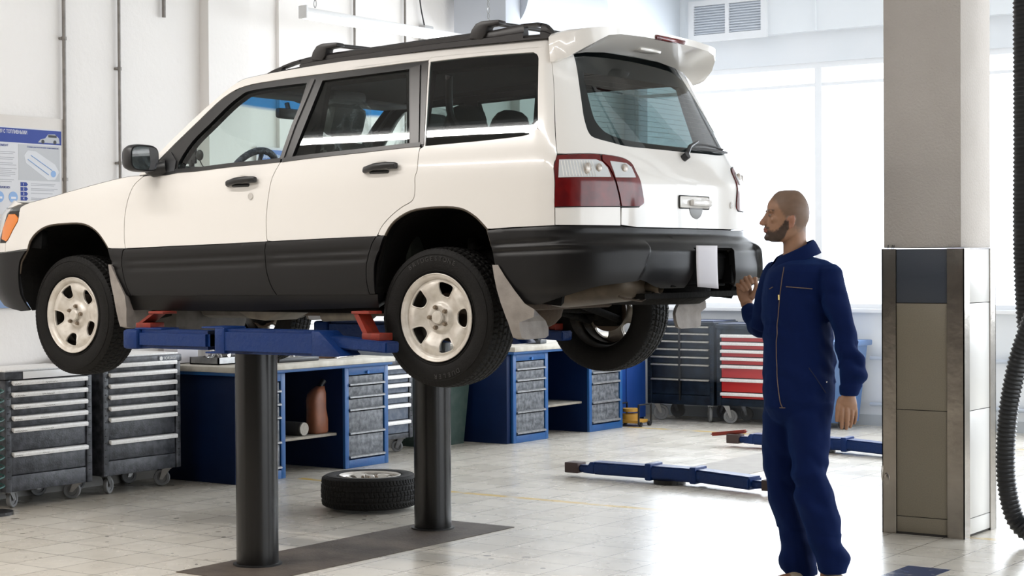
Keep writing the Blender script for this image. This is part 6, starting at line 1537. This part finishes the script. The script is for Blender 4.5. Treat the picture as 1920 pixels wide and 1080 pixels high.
for v, nn in zip(cm.vertices, N_):
    x, y, z = v.co
    a = .0085
    if z < .30: a = .010
    if .40 < z < .66: a = .0095
    if z > 1.46: a = .002
    f = noise.noise(Vector((x * 9 + z * 3, y * 9, z * 6.5))) * .9 + noise.noise(Vector((x * 22, y * 22, z * 15 + x * 10))) * .45
    if z < .28: f += .35 * math.sin(z * 62 + x * 26 + y * 19)
    if z < .9: f += .5 * noise.noise(Vector((x * 14, y * 14, z * 2.2)))
    if x > .15 and .95 < z < 1.15: f += .6 * math.sin(z * 75 + y * 20)
    # drapes: deep soft folds behind the knees, at the waist, in the elbow and over the shoes
    g = 0.
    for cx_, cz_, sx_, sz_, amp, ph, kk in ((.06, .50, .10, .11, .010, 0., 55), (-.04, .56, .09, .10, .008, 1.2, 50), (.19, 1.07, .08, .10, .009, .5, 62), (.0, .98, .18, .07, .007, .0, 48), (.10, 1.36, .07, .10, .006, 1., 50), (-.06, .84, .12, .06, .007, .7, 60), (-.13, 1.20, .06, .06, .008, .2, 70)):
        e = math.exp(-((x - cx_) / sx_) ** 2 - ((z - cz_) / sz_) ** 2)
        if e > .01: g += amp * e * math.sin(kk * (z + .45 * x + .3 * y) + ph + 2.5 * noise.noise(v.co * 7))
    v.co += nn * (f * a + g)
COVR = mat('coverall_navy', (.0012, .0075, .052), .85, spec=.12, bump=.35, bscale=700, var=.25, vscale=40, vcol=(.0010, .0055, .040))
COVR.node_tree.nodes['Principled BSDF'].inputs['Sheen Weight'].default_value = .12
COVR.node_tree.nodes['Principled BSDF'].inputs['Sheen Tint'].default_value = (.05, .25, .8, 1)
cov = link('coverall', cm, COVR, man)
bv = BVHTree.FromPolygons([v.co.copy() for v in cm.vertices], [tuple(p.vertices) for p in cm.polygons])
def on(x, z, off=.0015):
    h = bv.ray_cast(Vector((x, -.8, z)), Vector((0, 1, 0)))
    return (h[0] + Vector((0, -off, 0))) if h[0] is not None else Vector((x, -.17, z))
# collar
rings = [[], [], [], []]
cx, cy = -.012, .006
for j in range(41):
    f = -PI + .30 + (2 * PI - .60) * j / 40   # 0 = back (+x), +-pi = throat (-x)
    bk = (math.cos(f) + 1) / 2
    zt = 1.525 + .078 * bk; ex, ey = math.cos(f), math.sin(f)
    lap = math.exp(-((abs(f) - 2.45) / .38) ** 2)
    for k, (r, dz) in enumerate(((.080, -.070), (.072, .0), (.081, .004), (.112 + .020 * lap + .004 * bk, -.062 - .020 * lap))):
        rings[k].append((cx + ex * r * (1 + .10 * (1 - bk)), cy + ey * r * 1.12, zt + dz))
col = MB().loft(rings, closed_u=False).build('collar', COVR, cov, ang=80); sm_ = col.modifiers.new('s', 'SOLIDIFY'); sm_.thickness = .004; s2 = col.modifiers.new('b', 'SUBSURF'); s2.levels = 1; s2.render_levels = 2
ZIPM = mat('zip_brass', (.16, .11, .08), .5, metal=.3)
zp = [on(x, z) for x, z in bez([(-.088, 1.478), (-.100, 1.42), (-.110, 1.34), (-.117, 1.24), (-.1215, 1.15), (-.121, 1.05), (-.117, .95), (-.108, .88), (-.098, .852)], 8)]
MB().tube(zp, .0022, 6).build('zip', ZIPM, cov)
MB().tube([on(-.1145, 1.354, .005), on(-.1145, 1.332, .006)], .0035, 8).build('zip_puller', mat('brass_bright', (.75, .55, .2), .3, metal=.9), cov)
MB().tube([on(-.110, .850), on(-.086, .850)], .002, 6).build('zip_stop', ZIPM, cov)
for a, b in (((-.0845, 1.391), (.030, 1.381)), ((-.148, 1.380), (-.136, 1.389))):
    MB().tube([on(a[0] + (b[0] - a[0]) * k / 10, a[1] + (b[1] - a[1]) * k / 10) for k in range(11)], .0022, 6).build('pocket_zip', ZIPM, cov)
MB().tube([on(.015 + .08 * k / 10, 1.03 - .115 * k / 10, .001) for k in range(11)], .0022, 6).build('pocket_seam', mat('seam_dark', (.002, .006, .03), .8), cov)
MB().sphere(on(.098, .965, .001), (.004, .003, .004)).build('snap_button', CHROME, cov)
MB().tube([on(-.1 + .0, 1.40, 0)] * 1 + [on(-.1, 1.395, 0)], .001, 4).build('zip_top', ZIPM, cov) if 0 else None
# shirt at the throat
MB().loft([sup((-.030, 0, 1.50), .062, .066), sup((-.026, 0, 1.532), .058, .060)]).build('undershirt', mat('undershirt_dark', (.006, .008, .014), .9), man)
# shoes
SHO = mat('shoe_beige', (.36, .30, .22), .8, var=.5, vscale=40); SOL = mat('shoe_sole', (.10, .085, .07), .7)
for cx_, cy_, a in ((.112, -.115, .62), (.0, .050, .62)):
    M = Matrix.Translation((cx_, cy_, 0)) @ Matrix.Rotation(a, 4, 'Z')
    R = []
    for x, w_, h, z0 in ((.085, .020, .05, .02), (.08, .036, .085, .022), (.05, .040, .108, .022), (.0, .041, .105, .022), (-.06, .044, .075, .022), (-.12, .046, .055, .022), (-.165, .036, .045, .022), (-.185, .012, .034, .022)):
        R.append([tuple(M @ Vector((x, w_ * math.copysign(abs(math.cos(q)) ** .8, math.cos(q)), z0 + (h - z0) * max(0, math.sin(q)) ** .8 if math.sin(q) > 0 else z0))) for q in [2 * PI * k / 20 for k in range(20)]])
    sh = MB().loft(R).build('shoe', SHO, man, ang=60)
    out = [(.09, -.02), (.09, .02), (.07, .038), (0, .043), (-.10, .050), (-.16, .044), (-.19, .02), (-.195, -.01), (-.17, -.040), (-.10, -.050), (0, -.043), (.07, -.038)]
    MB().prism([(p.x, p.y) for p in bez(out, 3, True)], .0, .026, 'z', bev=.004, M=M).build('sole', SOL, sh)

# ------------------------------------------------------------------ thin haze of exhaust fumes in the back of the hall
hm = bpy.data.materials.new('exhaust_haze'); hm.use_nodes = True; _nt = hm.node_tree; _nt.nodes.clear()
_o = _nt.nodes.new('ShaderNodeOutputMaterial'); _v = _nt.nodes.new('ShaderNodeVolumeScatter'); _v.inputs['Color'].default_value = (.93, .96, 1, 1); _v.inputs['Density'].default_value = .065; _v.inputs['Anisotropy'].default_value = .2
_nt.links.new(_v.outputs[0], _o.inputs['Volume'])
hz_ = MB().box(-8.05, 4.0, 13.55, 14.35, .45, 3.93).build('haze', hm, smooth=False); tag(hz_, 'thin pale exhaust haze hanging in the back of the hall', 'haze', kind='stuff')
